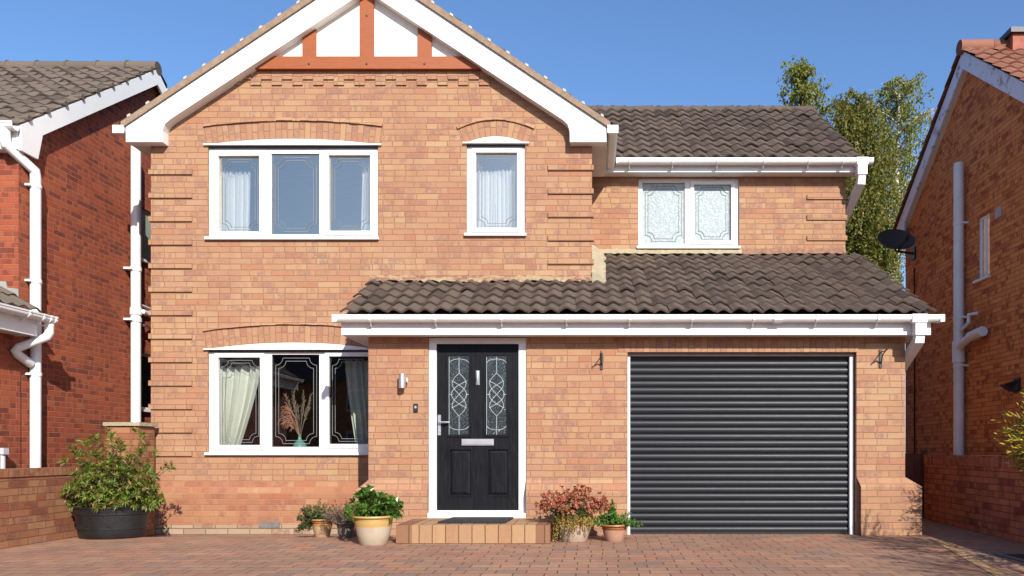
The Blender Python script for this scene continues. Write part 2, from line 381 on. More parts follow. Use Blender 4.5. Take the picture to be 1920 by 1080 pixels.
def glass(name, tint=(0.9, 0.93, 0.92, 1), base=0.10, gcol=(.96, .98, 1, 1), rough=0.0):
    b = NB(name)
    tr = b.n("ShaderNodeBsdfTransparent"); tr.inputs[0].default_value = tint
    gl = b.n("ShaderNodeBsdfGlossy"); gl.inputs['Color'].default_value = gcol; gl.inputs['Roughness'].default_value = rough
    fr = b.n("ShaderNodeFresnel"); fr.inputs[0].default_value = 1.5
    tc = b.n("ShaderNodeTexCoord").outputs['Object']
    bp = b.n("ShaderNodeBump"); bp.inputs['Distance'].default_value = 0.004; bp.inputs['Strength'].default_value = 0.25
    b.put(bp.inputs['Height'], b.noise(tc, 1.6, 2)); b.t.links.new(bp.outputs[0], gl.inputs['Normal'])
    f = b.math('ADD', b.math('MULTIPLY', fr.outputs[0], 1.0), base, clamp=True)
    mx = b.n("ShaderNodeMixShader"); b.put(mx.inputs[0], f); b.t.links.new(tr.outputs[0], mx.inputs[1]); b.t.links.new(gl.outputs[0], mx.inputs[2])
    return b.done(mx.outputs[0])
M['glass'] = glass("window_glass", base=0.06)
M['glass_bright'] = glass("bright_reflection_upper_glass", base=0.42, gcol=(1, .86, .70, 1))  # raised, warm-tinted reflectance stands in for bright hazy sky mirrored upstairs
def frosted():
    b = NB("floral_frosted_glass"); tc = b.n("ShaderNodeTexCoord").outputs['Object']
    vo = b.n("ShaderNodeTexVoronoi", feature='SMOOTH_F1'); b.put(vo.inputs['Vector'], tc); vo.inputs['Scale'].default_value = 30
    nz = b.noise(tc, 34, 3, .6)
    h = b.math('ADD', b.smooth(vo.outputs[0], 0.1, 0.5), nz)
    pat = b.smooth(nz, .5, .62)
    c = b.mix(pat, (0.30, 0.355, 0.365, 1), (0.39, 0.44, 0.45, 1))
    return b.done(b.bsdf(c, 0.25, 0, h, 0.0022, 0.7, 0.3))
M['frost'] = frosted()
M['pale_glass'] = simple('pale_obscured_glass', (.30, .37, .31), .15, 0, 5, .1)
def obscure():
    b = NB("obscured_door_glass"); tc = b.n("ShaderNodeTexCoord").outputs['Object']
    nz = b.noise(tc, 70, 3, .7)
    c = b.mix(b.smooth(nz, .5, .7), (0.012, 0.018, 0.018, 1), (0.10, 0.12, 0.12, 1))
    return b.done(b.bsdf(c, 0.10, 0, nz, 0.004, 1.0, 0.8))
M['door_glass'] = obscure()

def leaf_mat(name, stops, rough=0.5, trans=0.3, spec=0.4):
    b = NB(name); g = b.n("ShaderNodeNewGeometry"); tc = b.n("ShaderNodeTexCoord").outputs['Object']
    n_ = len(stops)
    c = b.ramp(g.outputs['Random Per Island'], [((i + .5) / n_, s_) for i, s_ in enumerate(stops)])
    sh = b.bsdf(c, rough, spec=spec)
    tl = b.n("ShaderNodeBsdfTranslucent"); b.put(tl.inputs[0], b.mix(0.5, c, (0.30, 0.34, 0.04, 1)))
    mx = b.n("ShaderNodeMixShader"); mx.inputs[0].default_value = trans
    b.t.links.new(sh, mx.inputs[1]); b.t.links.new(tl.outputs[0], mx.inputs[2])
    return b.done(mx.outputs[0])
G = lambda r, g, b, k=.80: S(r, g, b, k)
M['leaf_tub'] = leaf_mat("shrub_leaves", [G(116, 146, 44), G(86, 120, 38), G(142, 162, 58), G(62, 94, 34), G(160, 170, 78), G(98, 130, 46), G(130, 150, 54), G(186, 128, 92)])
M['leaf_pot'] = leaf_mat("glossy_leaves", [G(80, 132, 40), G(56, 106, 38), G(104, 150, 50), G(46, 88, 36), G(130, 160, 64)], rough=.3, spec=.6)
M['leaf_dark'] = leaf_mat("small_dark_leaves", [G(84, 110, 52), G(66, 90, 46), G(104, 124, 66), G(120, 100, 76)])
M['leaf_heather'] = leaf_mat("dry_heather", [G(158, 128, 122), G(136, 106, 104), G(174, 144, 128), G(112, 92, 84), G(126, 116, 80)], trans=.15)
M['leaf_red'] = leaf_mat("russet_heads", [G(204, 108, 80, .85), G(190, 94, 74, .85), G(214, 130, 92, .85), G(168, 96, 84, .85), G(180, 132, 84, .85)], trans=.2)
M['leaf_yellow'] = leaf_mat("yellowing_trailer", [G(206, 180, 84), G(186, 160, 72), G(150, 150, 64), G(220, 190, 110), G(190, 130, 60)])
M['leaf_fresh'] = leaf_mat("fresh_green_leaves", [G(92, 152, 48), G(70, 126, 42), G(120, 170, 66), G(60, 108, 40)])
M['leaf_conifer'] = leaf_mat("golden_conifer", [G(226, 204, 56, .95), G(204, 186, 50, .95), G(140, 142, 42), G(236, 214, 80, .95), G(100, 112, 38)], trans=.2)
M['leaf_birch'] = leaf_mat("birch_leaves", [G(118, 126, 40), G(94, 104, 34), G(140, 140, 50), G(70, 82, 30), G(158, 152, 62), G(136, 106, 48)], trans=.35)
M['leaf_birch_pale'] = leaf_mat("pale_birch_leaves", [G(144, 150, 54), G(116, 126, 42), G(172, 172, 76), G(88, 100, 36)], trans=.35)
def birch_bark():
    b = NB("birch_bark"); tc = b.n("ShaderNodeTexCoord").outputs['Object']
    n1 = b.noise(tc, 5, 4, .7, (1, 1, 3))
    c = b.mix(b.smooth(n1, .52, .6), (0.50, 0.46, 0.41, 1), (0.06, 0.05, 0.045, 1))
    return b.done(b.bsdf(c, .85))
M['birch'] = birch_bark()
def pot_mat(name, top, low, zsplit, stain, amt=0.4):
    b = NB(name); tc = b.n("ShaderNodeTexCoord").outputs['Object']
    sp = b.n("ShaderNodeSeparateXYZ"); b.put(sp.inputs[0], tc)
    nz = b.noise(tc, 9, 5, .65); z = b.math('ADD', sp.outputs[2], b.math('MULTIPLY', b.math('SUBTRACT', nz, .5), 0.03))
    c = b.mix(b.smooth(z, zsplit - .006, zsplit + .006), low, top)
    c = b.mix(b.math('MULTIPLY', b.smooth(nz, .5, .7), amt), c, stain)
    return b.done(b.bsdf(c, 0.5, 0, nz, 0.002, .6))
M['pot_big'] = pot_mat("cream_glazed_pot", S(232, 190, 112, .6), S(228, 210, 184, .62), .19, S(214, 176, 120, .6), .3)
M['pot_small'] = pot_mat("ochre_glazed_pot", S(220, 160, 86, .6), S(224, 186, 148, .62), .13, S(190, 140, 104, .6))
M['pot_grey'] = pot_mat("grey_glazed_pot", S(104, 92, 82, .6), S(130, 122, 112, .6), .11, S(80, 72, 66, .6))
M['pot_worn'] = pot_mat("worn_two_tone_pot", S(222, 148, 76, .6), S(222, 200, 178, .62), .18, S(206, 160, 120, .6))
M['pot_terra'] = pot_mat("two_tone_terracotta_pot", S(206, 130, 76, .6), S(218, 170, 142, .62), .12, S(190, 130, 96, .6))

# ------------------------------------------------------------------ ground
def gz(x, y):
    a = max(0.0, min(1.0, (y + 0.35) / 1.0)); b_ = max(0.0, min(1.0, (-1.9 - x) / 0.7))
    a = a * a * (3 - 2 * a); b_ = b_ * b_ * (3 - 2 * b_)
    return -0.078 * a * b_
g = MB()
xs = [-220, -60, -20, -9] + [-8 + .5 * i for i in range(33)] + [9, 20, 60, 220]
ys = [-220, -80, -40, -20, -12] + [-9 + .4 * i for i in range(36)] + [6, 12, 30, 80, 300]
g.grid([[(x, y, gz(x, y)) for x in xs] for y in ys], uvf=lambda i, j: [(xs[j], ys[i]), (xs[j + 1], ys[i]), (xs[j + 1], ys[i + 1]), (xs[j], ys[i + 1])], smooth=True)
tag(g.build("driveway", M['paving']), "brown and pink block paved driveway in front of the houses", "driveway", kind="structure")

# ------------------------------------------------------------------ shared builders
def wall_holes(mb, x0, x1, z0, z1, Y, holes, reveal=0.1, mat=0):
    xs = sorted({x0, x1, *[h[0] for h in holes], *[h[1] for h in holes]}); xs = [x for x in xs if x0 <= x <= x1]
    zs = sorted({z0, z1, *[h[2] for h in holes], *[h[3] for h in holes]}); zs = [z for z in zs if z0 <= z <= z1]
    for i in range(len(xs) - 1):
        for j in range(len(zs) - 1):
            cx, cz = (xs[i] + xs[i + 1]) / 2, (zs[j] + zs[j + 1]) / 2
            if any(h[0] < cx < h[1] and h[2] < cz < h[3] for h in holes): continue
            mb.face([(xs[i], Y, zs[j]), (xs[i + 1], Y, zs[j]), (xs[i + 1], Y, zs[j + 1]), (xs[i], Y, zs[j + 1])], mat=mat)
    for a, b, c, d in holes:
        y1 = Y + reveal
        mb.face([(a, Y, c), (a, y1, c), (a, y1, d), (a, Y, d)], mat=mat); mb.face([(b, y1, c), (b, Y, c), (b, Y, d), (b, y1, d)], mat=mat)
        mb.face([(a, Y, d), (a, y1, d), (b, y1, d), (b, Y, d)], mat=mat); mb.face([(a, y1, c), (a, Y, c), (b, Y, c), (b, y1, c)], mat=mat)

def tiles(mb, P0, U, Sd, width, length, pitch=0.18, gauge=0.28, amp=0.036, lip=0.036, seed=1, ns=9, clip=None):
    rnd = random.Random(seed)
    P0, U, Sd = Vector(P0), Vector(U).normalized(), Vector(Sd).normalized()
    N = U.cross(Sd)
    if N.z < 0: N = -N
    nt_ = max(1, round(width / pitch)); pw = width / nt_
    nc = max(1, round(length / gauge)); gg = length / nc
    def prof(f):
        return amp * (0.5 - 0.5 * math.cos(2 * math.pi * (f ** 0.85))) ** 1.15
    for j in range(nc):
        for i in range(nt_):
            if clip and not clip((i + .5) * pw, (j + .5) * gg): continue
            dl = rnd.uniform(-.007, .010); ds = rnd.uniform(-.012, .012); tw = rnd.uniform(-.006, .006)
            s0 = j * gg + ds; s1 = (j + 1) * gg + 0.05
            lo, hi, bt = [], [], []
            for k in range(ns):
                f = k / (ns - 1); u = (i + f) * pw + (0.004 if k == ns - 1 else 0)
                h = prof(f) + dl + tw * (f - .5)
                base = P0 + U * u
                lo.append(base + Sd * s0 + N * (h + lip)); hi.append(base + Sd * s1 + N * (h + 0.004)); bt.append(base + Sd * (s0 + .003) + N * (h + lip - 0.024))
            mb.grid([lo, hi], uvf=lambda a, b: [(0, 0)] * 4)
            mb.grid([bt, lo], uvf=lambda a, b: [(0, 0)] * 4, smooth=False)

def gutter(mb, a, b, r=0.06, out=(0, -1, 0)):
    a, b = Vector(a), Vector(b); o = Vector(out)
    prof = [(1.0, 0), (1.0, -.62), (.93, -.82), (.62, -1.12), (.3, -1.22), (-.5, -1.22), (-.9, -.9), (-1.0, -.5), (-1.0, 0)]
    outer = [a + o * x * r + Vector((0, 0, z * r)) for x, z in prof]
    inner = [a + o * x * (r - .007) + Vector((0, 0, z * (r - .007))) for x, z in reversed(prof)]
    mb.extrude(outer + inner, b - a)
    mb.extrude([a + o * (r - .004) + Vector((0, 0, .006)), a + o * (r - .004) + Vector((0, 0, -.012)), a + o * (r + .007) + Vector((0, 0, -.012)), a + o * (r + .007) + Vector((0, 0, .006))], b - a)

def bracket_at(p, axis, out, parent, r=0.066, wid=0.022):
    m = MB(); p = Vector(p); ax = Vector(axis).normalized()
    gutter(m, p - ax * wid / 2, p + ax * wid / 2, r, out)
    m.tube([p - Vector(out) * -r * .2 + Vector((0, 0, -r * 1.15)), p - Vector(out) * r * .4 + Vector((0, 0, -r * 1.7)), p - Vector(out) * r * 1.3 + Vector((0, 0, -r * 1.7))], .008, 6)
    return m.build("gutter_bracket", M['upvc'], parent)

def lead_lines(mb, x0, x1, z0, z1, Y, w_=0.006, double=True):
    W, H = x1 - x0, z1 - z0
    def ribbon(pts):
        for a, b in zip(pts, pts[1:]):
            a, b = Vector(a), Vector(b); d = (b - a)
            if d.length < 1e-6: continue
            d.normalize(); n = Vector((-d.z, 0, d.x)) * w_ / 2; e = d * w_ * .3
            mb.face([a - e - n, b + e - n, b + e + n, a - e + n])
    def loop(ins, r):
        a0, a1, c0, c1 = x0 + ins, x1 - ins, z0 + ins, z1 - ins; pts = []
        for cx, cz, st in ((a1, c0, 180), (a1, c1, 270), (a0, c1, 0), (a0, c0, 90)):
            arc = []
            for k in range(7):
                t = R(st - 90 * k / 6.0)
                arc.append((cx + r * math.cos(t), Y, cz + r * math.sin(t)))
            pts += arc
        pts.append(pts[0]); ribbon(pts)
    loop(min(W, H) * .07, min(W, H) * .15)
    if double: loop(min(W, H) * .135, min(W, H) * .15)

def arch_poly(x0, x1, z, rise, n=24):
    c = (x0 + x1) / 2; h = (x1 - x0) / 2
    rad = (h * h + rise * rise) / (2 * rise); cz = z + rise - rad; t0 = math.asin(h / rad)
    return [(c + rad * math.sin(t0 - 2 * t0 * k / n), cz + rad * math.cos(t0 - 2 * t0 * k / n)) for k in range(n + 1)], rad, (c, cz), t0

def window(parent, x0, x1, z0, z1, Y, lights, sash, mat_glass, sill=True, arch=True, dy=0.035, lead_w=.006):
    """lights: list of (gx0, gx1, gz0, gz1); sash: which lights open."""
    f = MB(); yf, yb = Y + dy, Y + dy + 0.07
    if arch: z1 -= .034
    wall_holes(f, x0, x1, z0, z1, yf, [l for l in lights], reveal=0.035)
    # outer returns
    f.face([(x0, yb, z0), (x0, yf, z0), (x0, yf, z1), (x0, yb, z1)]); f.face([(x1, yf, z0), (x1, yb, z0), (x1, yb, z1), (x1, yf, z1)])
    f.face([(x0, yf, z1), (x1, yf, z1), (x1, yb, z1), (x0, yb, z1)]); f.face([(x0, yb, z0), (x1, yb, z0), (x1, yf, z0), (x0, yf, z0)])
    root = f.build("window", M['upvc'], parent)
    for i, l in enumerate(lights):
        a, b, c, d = l
        if i in sash:
            sm = MB(); t = 0.046; o_ = 0.018
            A, B, Cc, D = a - t, b + t, c - t, d + t
            wall_holes(sm, A, B, Cc, D, yf - o_, [(a + .004, b - .004, c + .004, d - .004)], reveal=o_ + .03)
            for q in ([(A, yf, Cc), (A, yf - o_, Cc), (A, yf - o_, D), (A, yf, D)], [(B, yf - o_, Cc), (B, yf, Cc), (B, yf, D), (B, yf - o_, D)],
                      [(A, yf - o_, D), (B, yf - o_, D), (B, yf, D), (A, yf, D)], [(A, yf, Cc), (B, yf, Cc), (B, yf - o_, Cc), (A, yf - o_, Cc)]): sm.face(q)
            sm.build("sash", M['upvc'], root)
        p = MB(); yg = yf + 0.03
        p.face([(a, yg, c), (b, yg, c), (b, yg, d), (a, yg, d)])
        p.build("pane", mat_glass, root)
        gk = MB(); k_ = 0.006                      # dark gasket round the glass
        for q in ((a, b, d - k_, d), (a, b, c, c + k_ * .6), (a, a + k_, c + k_ * .6, d - k_), (b - k_ * .6, b, c + k_ * .6, d - k_)):
            gk.face([(q[0], yg - .003, q[2]), (q[1], yg - .003, q[2]), (q[1], yg - .003, q[3]), (q[0], yg - .003, q[3])])
        gk.build("gasket", M['black_plastic'], root)
        ll = MB(); lead_lines(ll, a, b, c, d, yg - 0.004, lead_w); ll.build("lead_strip", M['lead'], root)
    if sill:
        s_ = MB(); s_.box(x0 - .025, x1 + .015, Y - .045, Y + dy - .002, z0 - .028, z0 + .004); s_.build("window_sill", M['upvc'], root)
    return root

def room(parent, x0, x1, y0, y1, z0, z1, mat):
    m = MB(); m.box(x0, x1, y0, y1, z0, z1, skip='f'); return m.build("room", mat, parent)

def brick_arch(parent, x0, x1, zt, rise, Y, thick=0.22, hood=True):
    """soldier arch over a window plus the projecting hood course above it"""
    m = MB(); pts, rad, (cx, cz), t0 = arch_poly(x0, x1, zt, rise)
    n = 30; e = .03
    pr = Y - .003
    rows = []; t1 = t0 + e / rad
    for k in range(n):
        a, b = -t1 + 2 * t1 * k / n, -t1 + 2 * t1 * (k + 1) / n
        q = []
        for t, r in ((a, rad), (b, rad), (b, rad + thick), (a, rad + thick)): q.append((cx + r * math.sin(t), pr, cz + r * math.cos(t)))
        ua, ub = a * (rad + thick * .5), b * (rad + thick * .5)
        m.face(q, uv=[(0.02, ua), (0.02, ub), (0.02 + thick, ub), (0.02 + thick, ua)])
    m.build("brick_arch", M['brick'], parent)
    if hood:
        h = MB(); t2 = t0 + .025 / rad; r0 = rad + thick + .004; nb = max(8, int(2 * t2 * rad / .10))
        rnd = random.Random(int(x0 * 100))
        for k in range(nb):
            a, b = -t2 + 2 * t2 * k / nb, -t2 + 2 * t2 * (k + 1) / nb
            dz = rnd.uniform(-.004, .004); pj = .026 + rnd.uniform(-.005, .005)
            A = [(cx + r0 * math.sin(a), Y - pj, cz + r0 * math.cos(a) + dz), (cx + r0 * math.sin(b), Y - pj, cz + r0 * math.cos(b) + dz),
                 (cx + r0 * math.sin(b), Y + .02, cz + r0 * math.cos(b) + dz), (cx + r0 * math.sin(a), Y + .02, cz + r0 * math.cos(a) + dz)]
            r1 = r0 + .042
            B = [(cx + r1 * math.sin(a), Y - pj + .012, cz + r1 * math.cos(a) + dz), (cx + r1 * math.sin(b), Y - pj + .012, cz + r1 * math.cos(b) + dz),
                 (cx + r1 * math.sin(b), Y + .02, cz + r1 * math.cos(b) + dz), (cx + r1 * math.sin(a), Y + .02, cz + r1 * math.cos(a) + dz)]
            h.hexa(A, B)
        h.build("hood_course", M['brick'], parent)

def arch_board(parent, x0, x1, z, rise, Y):
    m = MB(); pts, *_ = arch_poly(x0, x1, z, rise)
    m.prism([(x0, z - .006), (x1, z - .006)] + pts, Y - .020, Y + .05)
    m.box(x0 - .045, x1 + .05, Y - .038, Y - .021, z - .008, z + .006)
    g_ = MB(); g_.box(x0 + .01, x1 - .01, Y + .012, Y + .05, z - .034, z - .007); g_.build("head_gap_shade", M['black_plastic'], parent)  # black strip stands in for the shade in the recess under the board
    return m.build("arch_board", M['upvc'], parent)

def quoins(parent, x0, x1, zs, Y, left=True, mat=None, over=0.022):
    for z in zs:
        q = MB(); a = x0 - (over if left else 0); b = x1 + (0 if left else over)
        q.box(a, b, Y - .022, Y + .05, z, z + .066); q.build("quoin", mat or M['brick'], parent)

# ------------------------------------------------------------------ MAIN HOUSE
YM, YR_ = 0.86, 2.21
F1, F2 = (YM + CAM_D) / FPX, (YR_ + CAM_D) / FPX
XL0, XR0 = -5.643, 0.0           # main gable wall
XG0, XG1 = -2.62, 3.669          # porch / garage wall
house = thing("brick_house", "buff brick house in the middle with black front door and dark roller garage door", "house", (-0.5, 3.0, 0))
def mx(px): return (px - VX) * F1
def mz(py): return CAM_Z + (VY - py) * F1
def rx(px): return (px - VX) * F2
def rz(py): return CAM_Z + (VY - py) * F2

GC, GH = -2.849, 3.03            # gable centre, half width at barge
W1 = (mx(390), mx(709), mz(446), mz(272)); W2 = (mx(875), mx(985), mz(439), mz(269)); W3 = (mx(390), mx(709), mz(849), mz(655))
W4 = (rx(1197), rx(1386), rz(463), rz(334))
fw = MB()
zt = 5.03
wall_holes(fw, XL0, XR0, -.15, zt, YM, [W1, W2, W3], reveal=.11)
gz_ = lambda x: 6.95 - .667 * abs(x - GC)
fw.face([(XL0, YM, zt), (XR0, YM, zt), (XR0, YM, min(gz_(XR0), 5.06)), (GC, YM, 6.95), (XL0, YM, 5.06)])
# side walls and back of the main block
fw.face([(XL0, 8.2, -.15), (XL0, YM, -.15), (XL0, YM, 5.06), (XL0, 8.2, 5.06)])
fw.face([(XR0, YM, -.15), (XR0, 8.2, -.15), (XR0, 8.2, 5.06), (XR0, YM, 5.06)])
fw.face([(XR0, 8.2, -.15), (XL0, 8.2, -.15), (XL0, 8.2, 5.06), (GC, 8.2, 6.95), (XR0, 8.2, 5.06)])
fw.build("gable_wall", M['brick'], house)
# plinth of the main wall, splayed at the free corner
def plinth(parent, x0, x1, Y, zlo, zmid, ztop, fl, fr, proj=.07, mat=None, name="plinth"):
    m = MB()
    bot = [(x0 - fl, Y - proj, zlo), (x1 + fr, Y - proj, zlo), (x1 + fr, Y + .04, zlo), (x0 - fl, Y + .04, zlo)]
    mid = [(x0 - fl, Y - proj, zmid), (x1 + fr, Y - proj, zmid), (x1 + fr, Y + .04, zmid), (x0 - fl, Y + .04, zmid)]
    top = [(x0, Y - .004, ztop), (x1, Y - .004, ztop), (x1, Y + .04, ztop), (x0, Y + .04, ztop)]
    for A, B in ((bot, mid), (mid, top)):
        for i in range(4):
            j = (i + 1) % 4; m.face([A[i], A[j], B[j], B[i]])
    m.face(top)
    return m.build(name, mat or M['brick'], parent)
plinth(house, XL0, XG0, YM, -.2, .44, .60, .19, 0, mat=M['brick_plinth'])
pb = MB(); pb.box(XL0 - .193, -2.7, YM - .074, YM - .05, -.2, .045); pb.build("plinth_base", M['brick_pale'], house)
av = MB(); ax0, ax1, az0, az1 = PX(487, .786), PX(525, .786), PZ(990, .786), PZ(978, .786)
av.box(ax0, ax1, YM - .080, YM - .06, az0, az1)
for k in range(9):
    xx = ax0 + (ax1 - ax0) * (k + .5) / 9; av.box(xx - .004, xx + .004, YM - .086, YM - .079, az0 + .006, az1 - .006)
air = av.build("air_brick", M['vent'], house)

# lower front wall (porch and garage)
DX0, DX1, DZ0 = PX(803, 0), PX(987, 0), 0.20
GX0, GX1, GZ1 = PX(1177, 0), PX(1606, 0), PZ(660, 0)
lw = MB()
wall_holes(lw, XG0, XG1, -.15, 2.42, 0.0, [(DX0, DX1, -.15, 2.42), (GX0, GX1, -.15, GZ1)], reveal=.14)
lw.face([(XG0, YM, -.15), (XG0, 0, -.15), (XG0, 0, 2.42), (XG0, YM, 2.42)])
lw.face([(XG1, 0, -.15), (XG1, YR_, -.15), (XG1, YR_, 2.9), (XG1, 0, 2.42)])
lw.build("garage_wall", M['brick'], house)
plinth(house, XG0, DX0, 0.0, -.2, .50, .645, .16, -.002)
plinth(house, DX1, GX0, 0.0, -.2, .50, .645, -.002, -.004)
plinth(house, GX1, XG1, 0.0, -.2, .57, .68, -.03, .17)
# soldier course over the garage
sc_ = MB(); z0, z1 = GZ1, GZ1 + .165
a, b = GX0 - .12, GX1 + .02
sc_.face([(a, -.004, z0), (b, -.004, z0), (b, -.004, z1), (a, -.004, z1)], uv=[(0.05, a), (0.05, b), (.27, b), (.27, a)])
sc_.build("soldier_course", M['brick'], house)

# upper right wall
uw = MB()
wall_holes(uw, 0.0, XG1, 2.2, 5.06, YR_, [W4], reveal=.11)
uw.face([(XG1, YR_, -.15), (XG1, 7.2, -.15), (XG1, 7.2, 5.06), (XG1, 4.65, 6.85), (XG1, YR_, 5.06)])
uw.face([(XG1, 7.2, -.15), (0, 7.2, -.15), (0, 7.2, 5.06), (XG1, 7.2, 5.06)])
uw.build("upper_wall", M['brick'], house)

# windows
def lights(f, lst): return [(f[0](a), f[0](b), f[1](d), f[1](c)) for a, b, c, d in lst]
win1 = window(house, *W1, YM, lights((mx, mz), [(407, 485.5, 290, 434), (506.5, 597, 286, 438), (614.5, 694, 289, 432.5)]), (0, 2), M['glass_bright'], lead_w=.008)
win2 = window(house, *W2, YM, lights((mx, mz), [(891, 970, 284, 427)]), (0,), M['glass_bright'], lead_w=.008)
win3 = window(house, *W3, YM, lights((mx, mz), [(407, 487, 669, 835), (507, 597, 664, 838), (615, 694, 667, 833)]), (0, 2), M['glass'])
win4 = window(house, *W4, YR_, lights((rx, rz), [(1205, 1284.5, 341, 456), (1301, 1372, 344, 451)]), (1,), M['frost'], arch=False, lead_w=.010)
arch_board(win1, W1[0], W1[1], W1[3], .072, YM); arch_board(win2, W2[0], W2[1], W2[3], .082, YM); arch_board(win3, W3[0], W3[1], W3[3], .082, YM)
brick_arch(house, W1[0], W1[1], W1[3] + .01, .072, YM); brick_arch(house, W2[0], W2[1], W2[3] + .01, .082, YM, .20); brick_arch(house, W3[0], W3[1], W3[3] + .01, .082, YM)
room(house, -5.5, -2.2, YM + .112, 4.2, 2.9, 5.2, M['room_pale']); room(house, -2.1, -.1, YM + .112, 2.6, 2.9, 5.25, M['room_pale'])
room(house, -5.55, -2.45, YM + .112, 5.0, .1, 2.55, M['room'])
room(house, .1, 3.4, YR_ + .112, 4.5, 3.0, 5.02, M['room_pale'])

# quoins: one course in four stands proud
course = .30
quoins(house, XL0, mx(361), [mz(327.5) - i * course + .0 for i in range(13) if mz(327.5) - i * course > .8], YM, True)
quoins(house, mx(1028), XR0, [mz(320) - i * course for i in range(5)], YM, False)
quoins(house, rx(1513), XG1, [rz(374), rz(412.5), rz(451)], YR_, False)

# dentil course below the gable timber
dn = MB()
for k in range(13):
    x = mx(452) + k * .265
    dn.box(x, x + .13, YM - .020, YM + .02, 5.735, 5.80)
    dn.box(x - .13, x - .004, YM - .020, YM + .02, 5.662, 5.730)
dn.build("dentil_course", M['brick'], house)
# gable panel and timbers
zt1, zt0 = mz(110), mz(133)
gp = MB(); gp.prism([(GC - 1.5, zt1), (GC + 1.5, zt1), (GC, 7.0)], YM - .022, YM + .01); gp.build("render_panel", M['render'], house)
bm_ = MB(); bm_.box(mx(462), mx(934), YM - .062, YM + .01, zt0, zt1); bm_.build("gable_timber", M['timber'], house)
for a, b in ((570, 595), (677, 703), (785, 811)):
    p = MB(); x0, x1 = mx(a), mx(b)
    p.prism([(x0, zt1 + .002), (x1, zt1 + .002), (x1, gz_(x1)), (x0, gz_(x0))], YM - .056, YM + .01); p.build("gable_timber", M['timber'], house)
    for zz in (zt0 + .06, zt1 + (.52 if a == 677 else .33)):
        n = MB(); n.lathe([(0, 0), (.012, 0), (.012, .008), (0, .01)], (0, 0, 0), 10)
        for i, v in enumerate(n.v): n.v[i] = Vector(((x0 + x1) / 2 + v.x, YM - .062 - v.z - (.0 if zz < zt1 else -.006), zz + v.y))
        n.build("timber_bolt", M['black_iron'], house)
# barge boards
yb0, yb1 = .715, YM - .002
for sgn in (-1, 1):
    m = MB()
    poly = [(GH - .46, 4.885), (GH, 4.885), (GH, 5.075), (0, 7.10), (0, 6.795), (GH - .55, 5.165), (GH - .49, 5.11), (GH - .462, 5.03)]
    poly = [(GC + sgn * x, z) for x, z in poly]
    if sgn < 0: poly.reverse()
    m.prism(poly, yb0, yb1); m.build("barge_board", M['barge'], house)
    # tan verge strip and pale clips above the board
    v = MB()
    a = Vector((GC + sgn * (GH + .05), 0, 5.075 - .667 * .05)); b = Vector((GC, 0, 7.10))
    up = Vector((0, 0, .085))
    poly = [(a.x, a.z + .004), (b.x, b.z + .004), (b.x, b.z + .10), (a.x, a.z + .085)]
    if sgn > 0: poly.reverse()
    v.prism(poly, yb0 - .03, yb0 + .25); vo = v.build("verge", M['verge'], house)
    nC = 13
    for k in range(nC):
        t = (k + .35) / nC; p = a.lerp(b, t); d = (b - a).normalized() * .045
        q = [(p.x, p.z + .082), (p.x + d.x, p.z + d.z + .08), (p.x + d.x, p.z + d.z + .110), (p.x, p.z + .114)]
        if sgn > 0: q.reverse()
        cl = MB(); cl.prism(q, yb0 - .036, yb0 + .05); cl.build("verge_clip", M['clip'], house)
    # eaves soffit, fascia and gutter of this side
    s = MB(); xo, xi = GC + sgn * GH, (XR0 if sgn > 0 else XL0)
    ye = 2.0 if sgn > 0 else 8.2
    s.box(min(xo, xi), max(xo, xi), YM + .002, ye, 4.887, 4.905); s.build("soffit", M['soffit'], house)
    f = MB(); f.box(xo - .012, xo + .012, YM, ye, 4.907, 5.07); f.build("fascia", M['soffit'] if sgn > 0 else M['upvc'], house)
    gm = MB(); gutter(gm, (xo + sgn * .078, .70, 5.075), (xo + sgn * .078, ye, 5.075), .064, (sgn, 0, 0)); gm.box(xo + sgn * .014, xo + sgn * .150, .68, .70, 4.985, 5.085); gt = gm.build("gutter", M['upvc'], house)
# main roof slopes
pit = math.atan(.667)
for sgn in (-1, 1):
    m = MB()
    P0 = Vector((GC + sgn * (GH + .09), 8.3 if sgn < 0 else yb0 + .03, 5.075 - .06 + .075))
    tiles(m, P0, (0, -1 if sgn < 0 else 1, 0), (-sgn * math.cos(pit), 0, math.sin(pit)), 8.3 - yb0 - .03, (GH + .09) / math.cos(pit), .2, .34, .036, .036, 11 + sgn)
    m.build("main_roof", M['tile'], house)
rt = MB()
for k in range(17): rt.tube([(GC, yb0 - .03 + k * .45, 7.17), (GC, yb0 - .03 + k * .45 + .44, 7.17)], .10, 12)
rt.build("ridge_tile", M['tile'], house)

# upper right roof
zE, yE = 5.10, 1.93; pU = .69
angU = math.atan(pU); ridgeY = 4.65; lenU = (ridgeY - yE) / math.cos(angU)
xv0 = -2.55
m = MB(); tiles(m, (xv0, yE, zE), (1, 0, 0), (0, math.cos(angU), math.sin(angU)), 3.86 - xv0, lenU, .2, .34, .04, .038, 5,
                clip=lambda u, s: xv0 + u > .05 or zE + s * math.sin(angU) > 7.06 - .667 * abs(xv0 + u - GC))
m.build("upper_roof", M['tile'], house)
m = MB(); tiles(m, (3.86, 2 * ridgeY - yE, zE), (-1, 0, 0), (0, -math.cos(angU), math.sin(angU)), 3.86 - xv0, lenU, .2, .34, .04, .038, 6,
                clip=lambda u, s: 3.86 - u > .05 or zE + s * math.sin(angU) > 7.06 - .667 * abs(3.86 - u - GC)); m.build("back_roof", M['tile'], house)
zr = zE + pU * (ridgeY - yE) - .045
rt = MB()
for k in range(14):
    x = -2.70 + k * .47; rt.tube([(x, ridgeY, zr - .01), (x + .455, ridgeY, zr - .01 + .004)], [.105, .115], 14)
    rt.tube([(x + .445, ridgeY, zr), (x + .475, ridgeY, zr)], .119, 14)
